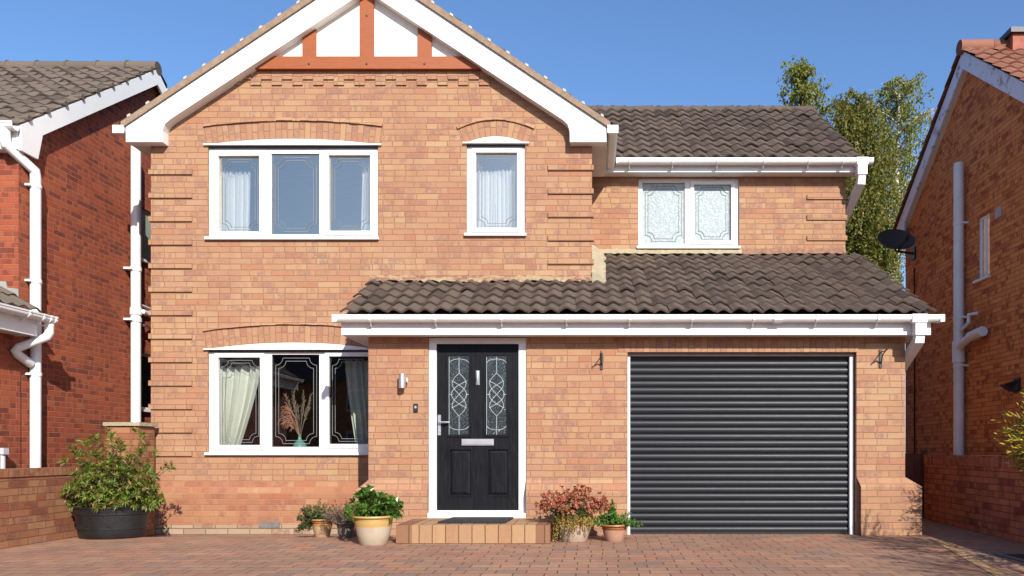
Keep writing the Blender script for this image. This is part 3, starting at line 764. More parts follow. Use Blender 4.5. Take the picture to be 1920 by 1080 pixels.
rt.build("upper_ridge_tile", [M['tile'], M['verge']], house)
zFu = 4.955
f = MB(); f.box(.03, 3.88, 2.0, 2.03, zFu, 5.10); f.build("fascia", M['upvc'], house)
f = MB(); f.box(.03, 3.88, 2.032, YR_ + .0, zFu + .004, zFu + .016); f.build("soffit", M['upvc_grey'], house)
gm = MB(); gxl, gxr = PX(1157, 1.9), PX(1637, 1.9)
gutter(gm, (gxl, 1.925, 5.105), (gxr, 1.925, 5.105), .058); gm.box(gxl - .012, gxl, 1.855, 1.995, 5.03, 5.11); ug = gm.build("gutter", M['upvc'], house)
for px in (1180, 1261, 1345, 1432, 1516, 1580): bracket_at((PX(px, 1.9), 1.925, 5.105), (1, 0, 0), (0, -1, 0), house)
dp = MB(); ox = PX(1616, 1.9)
dp.box(ox - .08, ox + .08, 1.858, 1.99, 5.02, 5.118); dp.tube([(ox, 1.925, 5.03), (ox, 1.925, 4.88)], 0, rect=(.066, .06))
dp.tube([(ox, 1.925, 4.9), (ox, 1.95, 4.78), (XG1 + .056, 2.75, 4.30), (XG1 + .056, 2.78, 4.2), (XG1 + .056, 2.78, 3.0)], 0, rect=(.05, .05)); dp.build("downpipe", M['upvc'], house)
vg = MB(); vg.prism([(3.80, 0), (3.84, 0), (3.84, .01), (3.80, .01)], 0, 0) if False else None
bb = MB()                                   # right-hand verge board of the upper roof
bb.extrude([(3.80, 1.99, 4.97), (3.80, ridgeY, zr - .16), (3.80, ridgeY, zr - .01), (3.80, 1.99, zE - .0)], (.03, 0, 0)); bb.build("barge_board", M['barge'], house)

# lower (porch and garage) lean-to roof
pL = .505; angL = math.atan(pL); yE2, zE2 = -.30, 2.54
lenA = (YM - yE2) / math.cos(angL); lenB = (YR_ + .0 - yE2) / math.cos(angL)
xa0, xa1 = -2.86, 3.90
nT = round((xa1 - xa0) / .178); pw = (xa1 - xa0) / nT
m = MB()
tiles(m, (xa0, yE2, zE2), (1, 0, 0), (0, math.cos(angL), math.sin(angL)), xa1 - xa0, lenB, pw, .28, .037, .038, 21,
      clip=lambda u, s: s < lenA - .02 or xa0 + u > .06)
m.build("porch_roof", M['tile'], house)
def roofz(y): return zE2 + pL * (y - yE2)
# battens / underlay and ends
ub = MB()
ub.extrude([(xa1 - .06, yE2 + .04, zE2 - .01), (xa1 - .06, YR_, roofz(YR_) - .025), (xa1 - .06, YR_, roofz(YR_) - .16), (xa1 - .06, -.15, 2.33)], (.03, 0, 0)); ub.build("end_board", M['upvc'], house)
ub = MB()
ub.extrude([(xa0 + .02, yE2 + .06, zE2 - .02), (xa0 + .02, YM, roofz(YM) - .03), (xa0 + .02, YM, 2.316), (xa0 + .02, -.18, 2.316)], (.02, 0, 0)); ub.build("end_board", M['upvc'], house)
us = MB(); us.face([(xa0 + .03, yE2 + .06, zE2 - .02), (xa1 - .07, yE2 + .06, zE2 - .02), (xa1 - .07, YR_, roofz(YR_) - .03), (xa0 + .03, YR_, roofz(YR_) - .03)]); us.build("roof_underlay", M['black_plastic'], house)
zF = 2.316; fx0, fx1 = PX(640, -.2), PX(1745, -.2)
f = MB(); f.box(fx0, fx1, -.205, -.18, zF, 2.53); f.build("fascia", M['upvc'], house)
f = MB(); f.box(fx0, fx1, -.178, -.006, zF + .003, zF + .015); f.box(fx0, XG0 - .01, -.006, YM - .005, zF + .003, zF + .015); f.build("soffit", M['upvc_grey'], house)
f = MB(); f.box(XG1 + .003, fx1, -.004, 2.2, zF + .003, zF + .015); f.build("soffit", M['upvc_grey'], house)
gm = MB(); gl_, gr_ = PX(626, -.28), PX(1768, -.28)
gutter(gm, (gl_, -.268, 2.522), (gr_, -.268, 2.522), .058)
gm.box(gl_ - .006, gl_ + .045, -.335, -.205, 2.448, 2.53); gm.box(gr_ - .05, gr_, -.335, -.205, 2.448, 2.53); gm.build("gutter", M['upvc'], house)
for px in (694, 816, 940, 1062, 1180, 1297, 1412, 1530, 1645): bracket_at((PX(px, -.28), -.268, 2.522), (1, 0, 0), (0, -1, 0), house)
gu = MB(); x = PX(1458, -.28); gutter(gu, (x - .05, -.268, 2.522), (x + .05, -.268, 2.522), .068); gu.build("gutter_union", M['upvc'], house)
dp = MB(); ox = PX(1724, -.28)
dp.box(ox - .10, ox + .07, -.338, -.205, 2.44, 2.535); dp.tube([(ox, -.27, 2.46), (ox, -.27, 2.30)], 0, rect=(.062, .056))
dp.tube([(ox, -.27, 2.33), (ox, -.25, 2.24), (XG1 + .052, .50, 1.86), (XG1 + .052, .53, 1.78), (XG1 + .052, .53, .1)], 0, rect=(.048, .046)); dp.build("downpipe", M['upvc'], house)

# mortar flashings where the lean-to meets the walls
def rough_band(x0, x1, zb, zt_, Y, seed, name, mat, step=.05, jag=.02, th=.035):
    r = random.Random(seed); m = MB(); n = int((x1 - x0) / step); lo, hi, mid = [], [], []
    for i in range(n + 1):
        x = x0 + (x1 - x0) * i / n
        lo.append((x, Y - th - .05 + r.uniform(-.01, .01), zb + r.uniform(-jag, jag)))
        mid.append((x, Y - th + r.uniform(-.008, .008), zb + .035 + r.uniform(-jag, jag) * .5))
        hi.append((x, Y - .006, zt_ + r.uniform(-jag, jag) * .8))
    m.grid([lo, mid, hi], smooth=False)
    return m.build(name, mat, house)
rough_band(mx(694), XR0 + .0, roofz(YM) + .015, mz(517), YM, 3, "flashing", M['mortar'])
rough_band(.02, rx(1390), roofz(YR_) + .02, rz(467), YR_, 4, "flashing", M['cement'], jag=.008)
rough_band(rx(1390), XG1 + .0, roofz(YR_) + .02, rz(466), YR_, 5, "flashing", M['cement_pink'], jag=.012)
cf = MB(); r = random.Random(9); lo, hi = [], []         # stepped fillet running back along the side of the gable wall
rows = []
for i in range(15):
    y = YM - .03 + (YR_ - YM + .02) * i / 14; z = roofz(y)
    rows.append([(.0, y, z + .16 + r.uniform(-.02, .02)), (.10 + r.uniform(-.02, .02), y, z + .12), (.17 + r.uniform(-.04, .04), y, z + .065), (.20, y, z - .02)])
cf.face(list(rows[0]) + [(.0, rows[0][0][1], rows[0][3][2] - .05)]); cf.grid(rows, smooth=False); cf.build("flashing", M['cement'], house)

# front door
df = MB(); zt_ = 2.312
dx0, dx1 = DX0, DX1; sx0, sx1, sz0, sz1 = PX(819, .05), PX(973, .05), PZ(957, .05), PZ(645, .05)
yF = 0.025
wall_holes(df, dx0 + .003, dx1 - .003, .205, zt_, yF, [(sx0, sx1, sz0, sz1)], reveal=.04)
df.face([(dx0 + .003, yF + .1, .205), (dx0 + .003, yF, .205), (dx0 + .003, yF, zt_), (dx0 + .003, yF + .1, zt_)])
df.face([(dx1 - .003, yF, .205), (dx1 - .003, yF + .1, .205), (dx1 - .003, yF + .1, zt_), (dx1 - .003, yF, zt_)])
df.box(dx0 + .003, dx1 - .003, -.06, yF - .001, .203, .262)
dfo = df.build("door_frame", M['upvc'], house)
yD = .055
dl = MB()
gl = [(PX(841, yD), PX(880, yD), PZ(815, yD), PZ(667, yD)), (PX(911.5, yD), PX(950.5, yD), PZ(815, yD), PZ(667, yD))]
pn = [(PX(844, yD), PX(883, yD), PZ(928, yD), PZ(843, yD)), (PX(915, yD), PX(953, yD), PZ(928, yD), PZ(843, yD))]
wall_holes(dl, sx0, sx1, sz0, sz1, yD, gl + pn, reveal=.018)
for a, b, c, d in pn:         # raised panel field
    i = .035; y2, y3 = yD + .018, yD + .004
    O = [(a, y2, c), (b, y2, c), (b, y2, d), (a, y2, d)]; I = [(a + i, y3, c + i), (b - i, y3, c + i), (b - i, y3, d - i), (a + i, y3, d - i)]
    for k in range(4): dl.face([O[k], O[(k + 1) % 4], I[(k + 1) % 4], I[k]])
    dl.face(I)
    t = .022
    for q in ((a - t, b + t, d, d + t), (a - t, b + t, c - t, c), (a - t, a, c, d), (b, b + t, c, d)): dl.box(q[0], q[1], yD - .008, yD + .002, q[2], q[3])
for a, b, c, d in gl:
    t = .026
    for q in ((a - t, b + t, d, d + t), (a - t, b + t, c - t, c), (a - t, a, c, d), (b, b + t, c, d)): dl.box(q[0], q[1], yD - .012, yD + .002, q[2], q[3])
door = dl.build("front_door", M['door'], house)
for a, b, c, d in gl:
    g = MB(); g.face([(a, yD + .014, c), (b, yD + .014, c), (b, yD + .014, d), (a, yD + .014, d)]); g.build("door_glass", M['door_glass'], door)
    ll = MB(); yl = yD + .010; cx, H = (a + b) / 2, d - c; W = b - a
    def rib(pts, w_=.0042):
        for p, q in zip(pts, pts[1:]):
            p, q = Vector(p), Vector(q); dd = (q - p).normalized(); n = Vector((-dd.z, 0, dd.x)) * w_ / 2
            ll.face([p - n, q - n, q + n, p + n])
    zc = (c + d) / 2 + .01
    rib([(cx, yl, c), (cx, yl, zc - H * .27)]); rib([(cx, yl, zc + H * .27), (cx, yl, d)])
    rib([(a, yl, zc), (a + W * .18, yl, zc)]); rib([(b - W * .18, yl, zc), (b, yl, zc)])
    rib([(a, yl, d - .008), (b, yl, d - .008)], .004); rib([(a + .005, yl, c), (a + .005, yl, d)], .004)
    for sg in (1, -1):
        rib([(cx + W * .48 * math.cos(R(t)), yl, zc + sg * (H * .39 + H * .06 * math.sin(R(t)))) for t in range(0, 181, 15)])
        # crossed teardrop loops
        for sx in (1, -1):
            rib([(cx + sx * W * .36 * math.sin(math.pi * t / 14) * (1 - .15 * t / 14), yl - .001, zc + sg * H * (.27 - .27 * t / 14)) for t in range(15)])
            rib([(cx + sx * W * .36 * math.cos(math.pi * t / 14), yl - .002, zc + sg * H * .17 * math.sin(math.pi * t / 14 * .5)) for t in range(15)], .0045)
    ll.build("lead_strip", M['bevel'], door)
lb = MB(); lb.box(PX(866, yD), PX(926, yD), yD - .016, yD + .002, PZ(835, yD), PZ(823, yD)); lb.box(PX(868, yD), PX(924, yD), yD - .024, yD - .016, PZ(833, yD), PZ(826, yD)); lb.build("letterbox", M['steel'], door)
kn = MB(); kx = PX(896, yD)
kn.box(kx - .02, kx + .02, yD - .012, yD + .002, PZ(722, yD), PZ(695, yD)); kn.tube([(kx, yD - .02, PZ(697, yD)), (kx, yD - .034, PZ(712, yD)), (kx, yD - .02, PZ(720, yD))], .012, 8); kn.build("door_knocker", M['steel'], door)
hd = MB(); hx = PX(824, yD)
hd.box(hx - .018, hx + .018, yD - .012, yD + .002, PZ(816, yD), PZ(778, yD))
hz = PZ(792, yD); hd.tube([(hx, yD - .01, hz), (hx, yD - .05, hz), (hx + .03, yD - .055, hz), (hx + .13, yD - .05, hz)], .011, 8); hd.tube([(hx, yD - .011, PZ(808, yD)), (hx, yD - .02, PZ(808, yD))], .012, 10); hd.build("door_handle", M['steel'], door)

# garage roller shutter
yS = .115; szb, szt = 0.012, PZ(664, yS) ; nS = 27
sh = MB(); rows = []; hS = (szt - szb) / nS; uvz = []
for k in range(nS):
    z = szb + k * hS
    for f_, d_ in ((0.02, .010), (.07, .001), (.2, -.006), (.36, -.0105), (.52, -.012), (.68, -.0105), (.83, -.006), (.93, .001), (.98, .010)):
        rows.append([(GX0 + .02 + (GX1 - GX0 - .05) * q / 6, yS + d_, z + hS * f_) for q in range(7)])
sh.grid(rows, smooth=True); gd = sh.build("garage_door", M['shutter'], house)
bsl = MB(); bsl.box(GX0 + .02, GX1 - .03, yS - .012, yS + .02, 0.0, .028); bsl.build("bottom_rail", M['black_plastic'], gd)
gf = MB(); gf.box(GX0 + .002, GX0 + .030, yS - .06, yS + .03, 0, GZ1 - .05); gf.build("guide_rail", M['upvc'], house)
gf = MB(); gf.box(GX1 - .058, GX1 - .014, yS - .05, yS + .03, 0, GZ1 - .05); gf.build("guide_rail", M['upvc'], house)
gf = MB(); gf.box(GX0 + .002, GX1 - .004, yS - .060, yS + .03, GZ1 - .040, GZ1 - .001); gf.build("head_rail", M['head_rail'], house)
rd = MB(); rd.box(GX1 - .03, GX1 + .03, -.08, -.002, 0, .5) if False else None

# ------------------------------------------------------------------ step, mat, fittings
sx0_, sx1_ = PX(742, -.9), PX(1031, -.9)
st = MB(); st.box(sx0_ + .17, sx1_ - .15, -.90, -.03, -.05, .20, 0); st.box(sx0_, sx0_ + .168, -.89, -.03, -.05, .197, 1); st.box(sx1_ - .148, sx1_, -.89, -.03, -.05, .197, 1)
tag(st.build("doorstep", [M['step_brick'], M['step_dark']], loc=((sx0_ + sx1_) / 2, -.45, 0)), "low tan brick step with brown ends below the black front door", "doorstep")
mt = MB(); a, b = PX(822, -.7), PX(948, -.7)
mt.hexa([(a, -.74, .202), (b, -.74, .202), (b + .03, -.12, .202), (a + .06, -.12, .202)], [(a, -.74, .222), (b, -.74, .222), (b + .03, -.12, .222), (a + .06, -.12, .222)])
tag(mt.build("doormat", M['rubber'], loc=((a + b) / 2, -.4, .2)), "flat dark doormat lying on the brick step", "doormat")

lx, lz0, lz1 = PX(754, -.08), PZ(728, -.08), PZ(701, -.08)
wl = thing("wall_lamp", "small steel cylinder wall lamp left of the black front door", "lamp", (lx, -.08, (lz0 + lz1) / 2))
m = MB(); m.lathe([(.0, lz0), (.034, lz0), (.038, lz0 + .004), (.038, lz1 - .03), (.036, lz1 - .028), (.036, lz1 - .022), (.038, lz1 - .02), (.038, lz1), (.0, lz1)], (lx, -.085, 0), 20); m.build("lamp_body", M['steel'], wl)
m = MB(); m.box(lx - .03, lx + .03, -.05, -.002, lz0 + .03, lz1 - .05); m.build("wall_plate", M['steel'], wl)
m = MB(); m.lathe([(0, 0), (.028, 0), (.03, .02), (.02, .03), (0, .032)], (0, 0, 0), 14)
for i, v in enumerate(m.v): m.v[i] = Vector((lx + .05 + v.z * .5, -.075 - v.x, (lz0 + lz1) / 2 + .01 + v.y))
m.build("motion_sensor", M['upvc'], wl)
bx, bz0, bz1 = PX(780, 0), PZ(772, 0), PZ(757, 0)
db = thing("doorbell", "slim black video doorbell on the brick beside the door frame", "doorbell", (bx, -.02, (bz0 + bz1) / 2))
m = MB(); m.box(bx - .024, bx + .024, -.025, -.002, bz0, bz1); m.build("bell_body", M['black_plastic'], db)
m = MB(); m.lathe([(0, 0), (.011, 0), (.014, .004), (.017, .0)], (0, 0, 0), 16)
for i, v in enumerate(m.v): m.v[i] = Vector((bx + v.x, -.026 - v.z, (bz0 + bz1) / 2 + .006 + v.y))
m.build("bell_button", M['steel'], db)
def hook(px, y0, y1, label):
    x, z1, z0 = PX(px, 0), PZ(y0, 0), PZ(y1, 0)
    t = thing("basket_bracket", label, "bracket", (x, 0, z0), "iron hanging basket brackets beside the garage door")
    m = MB(); m.box(x - .016, x + .016, -.014, -.002, z0, z1); m.build("back_plate", M['black_iron'], t)
    m = MB(); m.tube([(x, -.012, z0 + .05), (x - .008, -.09, z1 - .07), (x - .01, -.20, z1 - .03), (x - .01, -.225, z1 - .01), (x - .01, -.24, z1 - .03)], .007, 6)
    m.tube([(x, -.012, z1 - .03), (x - .01, -.20, z1 - .03)], .006, 6); m.build("bracket_arm", M['black_iron'], t)
hook(1128, 662, 693, "black iron basket bracket on the wall between front door and garage")
hook(1651, 656, 690, "black iron basket bracket on the brick pier right of the garage")

# ------------------------------------------------------------------ curtains and vase
def curtain(name, label, xt0, xt1, xb0, xb1, z0, z1, Y, mat, folds, depth=.045, tie=None, seed=1):
    rnd = random.Random(seed); m = MB(); n = folds * 8; rows = []; nz = 16
    ph = [rnd.uniform(-.5, .5) for _ in range(folds + 2)]
    for i in range(nz + 1):
        t = i / nz; z = z1 + (z0 - z1) * t; e = t ** 1.3
        x0 = xt0 + (xb0 - xt0) * e; x1 = xt1 + (xb1 - xt1) * e; row = []
        for j in range(n + 1):
            s = j / n; a = 2 * math.pi * folds * s
            row.append((x0 + (x1 - x0) * (s + .012 * math.sin(a * .5 + ph[0])), Y + depth * math.sin(a + .6 * math.sin(a * .37 + ph[1])) * (.7 + .3 * t), z + (.012 * math.cos(a) if i == 0 else 0)))
        rows.append(row)
    m.grid(rows, uvf=lambda a, b: [(0, 0)] * 4)
    return tag(m.build(name, mat, loc=((xt0 + xt1) / 2, Y, z0)), label, "curtain")
yc = YM + .24; fc = (yc + CAM_D) / FPX
cxx = lambda p: (p - VX) * fc
czz = lambda p: CAM_Z + (VY - p) * fc
curtain("curtain", "pale sage curtain gathered at the left of the lower bay window", cxx(404), cxx(488), cxx(402), cxx(446), czz(846), czz(688), yc, M['curtain'], 6, seed=1)
curtain("curtain", "pale sage curtain at the right of the lower window beside the porch", cxx(646), cxx(706), cxx(668), cxx(716), czz(846), czz(676), yc, M['curtain'], 5, seed=2)
curtain("curtain", "white voile curtain filling the left pane of the wide upper window", cxx(402), cxx(470), cxx(402), cxx(468), czz(445), czz(322), yc, M['voile'], 8, .03, seed=3)
curtain("curtain", "narrow white voile edge at the right end of the wide upper window", cxx(680), cxx(706), cxx(677), cxx(706), czz(445), czz(300), yc, M['voile'], 3, .03, seed=4)
curtain("curtain", "left white voile drape in the narrow single upper window", cxx(884), cxx(929), cxx(884), cxx(928), czz(440), czz(322), yc, M['voile'], 6, .025, seed=5)
curtain("curtain", "right white voile drape in the narrow single upper window", cxx(929), cxx(966), cxx(929), cxx(968), czz(440), czz(320), yc, M['voile'], 5, .025, seed=6)
ws = MB(); ws.box(W3[0] + .02, W3[1] - .02, YM + .115, YM + .45, W3[2] - .02, W3[2] + .02); ws.build("inner_sill", M['upvc'], house)
vy = YM + .30; fv = (vy + CAM_D) / FPX; vx_ = (562 - VX) * fv; vz = W3[2] + .02
va = thing("vase", "teal vase of dried grasses on the lower window sill", "vase", (vx_, vy, vz))
m = MB(); m.lathe([(0, 0), (.085, 0), (.1, .02), (.085, .075), (.065, .115), (.035, .14), (.022, .165), (.02, .21), (.026, .225), (.018, .222), (.014, .16)], (vx_, vy, vz), 24); m.build("vessel", M['teal'], va)
m = MB(); rnd = random.Random(4)
for k in range(16):
    a = rnd.uniform(-.5, .5); L = rnd.uniform(.35, .62); tip = Vector((vx_ + math.sin(a) * L * .75, vy + rnd.uniform(-.06, .06), vz + .2 + math.cos(a) * L))
    b0 = Vector((vx_, vy, vz + .17)); mid = b0.lerp(tip, .5) + Vector((0, 0, .03)); m.tube([b0, mid, tip], [.003, .003, .002], 4)
    for q in range(14):
        p = mid.lerp(tip, q / 13); d = (tip - mid).normalized() + Vector((rnd.uniform(-.6, .6), rnd.uniform(-.6, .6), rnd.uniform(-.2, .5))); m.leaf(p, d, Vector((0, -1, 0)), .06, .008)
m.build("dried_grass", M['dry'], va)
m = MB()
for k in range(7):
    b0 = Vector((vx_, vy - .02, vz + .2)); L = rnd.uniform(.2, .4); t1 = b0 + Vector((-.10 - rnd.uniform(0, .1), -.03, L)); m.tube([b0, b0.lerp(t1, .6) + Vector((.03, 0, .03)), t1], .003, 4)
    for q in range(10):
        p = b0.lerp(t1, .45 + .55 * q / 9); tip = p + Vector((rnd.uniform(-.12, -.03), rnd.uniform(-.03, .03), rnd.uniform(-.06, .04)))
        m.tube([p, p.lerp(tip, .6) + Vector((0, 0, .025)), tip], [.005, .005, .003], 4)
m.build("pink_frond", M['dry_pink'], va)

# ------------------------------------------------------------------ LEFT HOUSE
XLW = -6.6; YLF = -.166; XLB = -6.5; LR_Y = 2.62
left = thing("brick_house", "red brick house at the left edge with sunlit side wall and white downpipes", "house", (-8.5, 2.6, 0))
zeL, zaL = 4.62, 6.62
LBK = 2 * LR_Y - YLF
m = MB()
pl = (zaL - zeL) / (LR_Y + .24)
zw = zeL - .0
wl_holes = [(2.34, 3.05, 3.80, 4.56), (2.30, 2.98, 1.60, 2.43)]
# side wall in the plane x = XLW, built in a (y, z) grid
def side_wall(mb, X, y0, y1, z0, z1, holes, face):
    ysx = sorted({y0, y1, *[h[0] for h in holes], *[h[1] for h in holes]}); zsx = sorted({z0, z1, *[h[2] for h in holes], *[h[3] for h in holes]})
    for i in range(len(ysx) - 1):
        for j in range(len(zsx) - 1):
            cy, cz = (ysx[i] + ysx[i + 1]) / 2, (zsx[j] + zsx[j + 1]) / 2
            if any(h[0] < cy < h[1] and h[2] < cz < h[3] for h in holes): continue
            q = [(X, ysx[i], zsx[j]), (X, ysx[i + 1], zsx[j]), (X, ysx[i + 1], zsx[j + 1]), (X, ysx[i], zsx[j + 1])]
            mb.face(q if face > 0 else list(reversed(q)))
    for a, b, c, d in holes:
        x2 = X - face * .08
        mb.face([(X, a, c), (x2, a, c), (x2, a, d), (X, a, d)]); mb.face([(X, b, c), (x2, b, c), (x2, b, d), (X, b, d)])
        mb.face([(X, a, d), (x2, a, d), (x2, b, d), (X, b, d)]); mb.face([(X, a, c), (x2, a, c), (x2, b, c), (X, b, c)])
side_wall(m, XLW, YLF, LBK, -.1, 4.6, wl_holes, 1)
m.face([(XLW, YLF, 4.6), (XLW, LBK, 4.6), (XLW, LBK, zeL + .0), (XLW, LR_Y, zaL - .02), (XLW, YLF, zeL)])
m.face([(-14, YLF, -.1), (XLW, YLF, -.1), (XLW, YLF, zeL), (-14, YLF, zeL)])
m.face([(XLW, LBK, -.1), (-14, LBK, -.1), (-14, LBK, zeL), (XLW, LBK, zeL)])
m.face([(-14, LBK, -.1), (-14, YLF, -.1), (-14, YLF, zeL), (-14, LR_Y, zaL), (-14, LBK, zeL)])
m.build("house_wall", M['brick_red'], left)
angF = math.atan(pl)
def side_window(parent, X, y0, y1, z0, z1, face, split=None, glassm=None):
    f = MB(); xf = X - face * .03; w_ = .036; xb = xf - face * .03
    for q in ((y0, y1, z0, z0 + w_), (y0, y1, z1 - w_, z1), (y0, y0 + w_, z0 + w_, z1 - w_), (y1 - w_, y1, z0 + w_, z1 - w_)): f.box(min(xf, xb), max(xf, xb), q[0], q[1], q[2], q[3])
    if split: f.box(min(xf, xb) + .002, max(xf, xb) - .002, split - .018, split + .018, z0 + w_, z1 - w_)
    r_ = f.build("window", M['upvc'], parent)
    p = MB(); xg = xf - face * .012; p.face([(xg, y0 + w_ * .5, z0 + w_ * .5), (xg, y1 - w_ * .5, z0 + w_ * .5), (xg, y1 - w_ * .5, z1 - w_ * .5), (xg, y0 + w_ * .5, z1 - w_ * .5)]); p.build("pane", glassm or M['glass'], r_)
    s = MB(); xs_ = X + face * .05; s.box(min(xs_, xf), max(xs_, xf), y0 - .03, y1 + .03, z0 - .035, z0 - .002); s.build("window_sill", M['upvc_grey'], r_)
    rm = MB(); xr = X - face * 1.5; rm.box(min(xr, X - face * .085), max(xr, X - face * .085), y0 - .3, y1 + .3, z0 - .4, z1 + .2, skip='r' if face > 0 else 'l'); rm.build("room", M['room_pale'], parent)
    return r_
side_window(left, XLW, *wl_holes[0], 1, glassm=M['pale_glass']); side_window(left, XLW, *wl_holes[1], 1)
# roof
ye, ze = -.30, zeL + .06
m = MB(); tiles(m, (-14, ye, ze), (1, 0, 0), (0, math.cos(angF), math.sin(angF)), 14 + XLB - .0, (LR_Y - ye) / math.cos(angF), .21, .24, .034, .03, 31); m.build("house_roof", M['tile_left'], left)
m = MB(); tiles(m, (XLB, 2 * LR_Y - ye, ze), (-1, 0, 0), (0, -math.cos(angF), math.sin(angF)), 14 + XLB, (LR_Y - ye) / math.cos(angF), .3, .3, .034, .03, 32); m.build("back_roof", M['tile_left'], left)
m = MB(); zr2 = ze + pl * (LR_Y - ye)
for k in range(17): m.tube([(XLB - .0 - k * .45, LR_Y, zr2), (XLB - k * .45 - .435, LR_Y, zr2 - .004)], [.10, .11], 12); m.tube([(XLB - k * .45 - .43, LR_Y, zr2 + .004), (XLB - k * .45 - .455, LR_Y, zr2 + .004)], .115, 12)
m.build("ridge_tile", M['tile_left'], left)
# verge barge, both rakes, with boxed foot
def rake(parent, X, th, yf, zf, ya, za, dz, foot, mat, name="barge_board"):
    m = MB(); s = 1 if ya > yf else -1
    sl_ = (za - zf) / abs(ya - yf)
    pts = [(X, yf, zf), (X, ya, za), (X, ya, za - dz), (X, yf + s * .36, zf + sl_ * .36 - dz - .0), (X, yf + s * .28, zf - foot), (X, yf, zf - foot)]
    m.extrude(pts, (th, 0, 0)); return m.build(name, mat, parent)
rake(left, XLB - .03, .03, -.265, ze + .02, LR_Y, ze + pl * (LR_Y + .265) + .02, .23, .29, M['barge'])
rake(left, XLB - .06, .03, -.275, ze + .045, LR_Y, ze + pl * (LR_Y + .275) + .045, .06, .05, M['verge'], 'verge')
rake(left, XLB - .03, .03, 2 * LR_Y + .265, ze, LR_Y, ze + pl * (LR_Y + .265) - .02, .21, .27, M['barge'])
for k in range(9):
    m = MB(); t = (k + .4) / 9; y = -.27 + t * (LR_Y + .27); z = ze + pl * (y + .27) + .05
    m.tube([(XLB - .14, y, z + .0), (XLB + .02, y - .01, z + .0)], .035, 8)
    m.build("verge_clip", M['tile_left'], left)
m = MB(); m.box(XLW - .0, XLB - .032, -.262, YLF - .002, ze - .268, ze - .25); m.box(-14, XLW, -.262, YLF - .002, ze - .268, ze - .25); m.build("soffit", M['upvc_grey'], left)
m = MB(); m.box(-14, XLB - .033, -.285, -.263, ze - .262, ze - .02); m.build("fascia", M['upvc'], left)
m = MB(); gutter(m, (-14, -.35, ze - .0), (XLB + .0, -.35, ze - .0), .062); m.build("gutter", M['upvc'], left)
m = MB(); xd = -6.535
m.tube([(PX(9, -.35), -.35, ze - .02), (PX(9, -.35), -.35, PZ(262, -.35)), (PX(12, -.33), -.33, PZ(272, -.33)), (xd, .0, PZ(320, 0)), (xd, .02, PZ(332, .02)), (xd, .02, .2)], .058, 14)
for py in (350, 528, 702):
    z = PZ(py, .02); m.tube([(xd, .02, z - .02), (xd, .02, z + .02)], .066, 14); m.box(XLW, xd, -.07, .11, z - .012, z + .012)
m.build("downpipe", M['upvc'], left)
m = MB(); xs2 = -6.48; ys2 = 1.99
m.tube([(xs2, ys2, .2), (xs2, ys2, 5.35)], .066, 16)
for py in (505, 600):
    z = PZ(py, ys2); m.tube([(xs2, ys2, z - .03), (xs2, ys2, z + .03)], .076, 16); m.box(XLW, xs2, ys2 - .10, ys2 + .10, z - .014, z + .014)
z = PZ(584, ys2)
m.tube([(xs2, ys2, z - .05), (xs2, ys2, z + .05)], .078, 16)
m.tube([(xs2 - .08, ys2, z), (xs2 + .08, ys2 + .05, z), (xs2 + .03, ys2 + .32, z)], .038, 10)
m.build("soil_pipe", M['upvc'], left)
for py in (573, 609):
    m = MB(); z = PZ(py, 2.2); m.tube([(xs2, ys2, z), (XLW + .06, 2.6, z - .01)], .02, 8); m.build("waste_pipe", M['upvc'], left)
# front garage lean-to
m = MB(); m.face([(XLW + .02, -6, -.1), (XLW + .02, YLF, -.1), (XLW + .02, YLF, 2.5), (XLW + .02, -6, 2.5)]); m.face([(-12, -6, -.1), (XLW + .02, -6, -.1), (XLW + .02, -6, 2.5), (-12, -6, 2.5)]); m.build("garage_wall", M['brick_red'], left)
zlg = PZ(592, -.12); xlg = -6.33; slg = .62
m = MB(); an = math.atan(slg); tiles(m, (xlg, -6, zlg), (0, 1, 0), (-math.cos(an), 0, math.sin(an)), 6 - .18, 3.0, .2, .3, .034, .03, 44); m.build("garage_roof", M['tile_left'], left)
m = MB(); gutter(m, (-6.25, -6, zlg - .02), (-6.25, -.10, zlg - .02), .055, (1, 0, 0)); m.build("gutter", M['upvc_grey'], left)
for yv in (-.12, -.2, -.32, -.55, -1.3): bracket_at((-6.25, yv, zlg - .02), (0, 1, 0), (1, 0, 0), left, .062, .03)
m = MB(); m.box(-6.345, -6.32, -6, -.26, zlg - .26, zlg - .03); m.box(XLW + .022, -6.346, -6, -.26, zlg - .25, zlg - .235); m.face([(-6.325, -.262, zlg - .26), (XLW, -.262, zlg - .26), (XLW, -.262, zlg + .1), (-6.325, -.262, zlg - .03)]); m.build("fascia", M['upvc_grey'], left)
m = MB()
m.tube([(-6.26, -.15, zlg - .07), (-6.26, -.15, PZ(624, -.15)), (-6.28, -.16, PZ(632, -.15)), (-6.50, -.30, PZ(651, -.3)), (-6.535, -.31, PZ(658, -.3)), (-6.535, -.28, PZ(664, -.28)), (-6.54, -.06, PZ(682, -.06))], .05, 14); m.build("swan_neck", M['upvc'], left)
m = MB(); m.prism([(XLW - 1.2, zlg + .10), (XLW + .004, zlg + .10), (XLW + .004, PZ(542, YLF)), (PX(15, YLF), PZ(540, YLF)), (PX(12, YLF), PZ(528, YLF)), (XLW - 1.2, PZ(528, YLF))], YLF - .016, YLF - .002); m.build("flashing", M['cement_grey'], left)
m = MB(); xq, yq = -6.50, -.55; m.tube([(xq, yq, .3), (xq, yq, PZ(846, yq))], .026, 10); m.box(xq - .03, xq + .04, yq - .04, yq + .04, PZ(852, yq), PZ(840, yq)); m.build("vent_pipe", M['grey_pipe'], left)

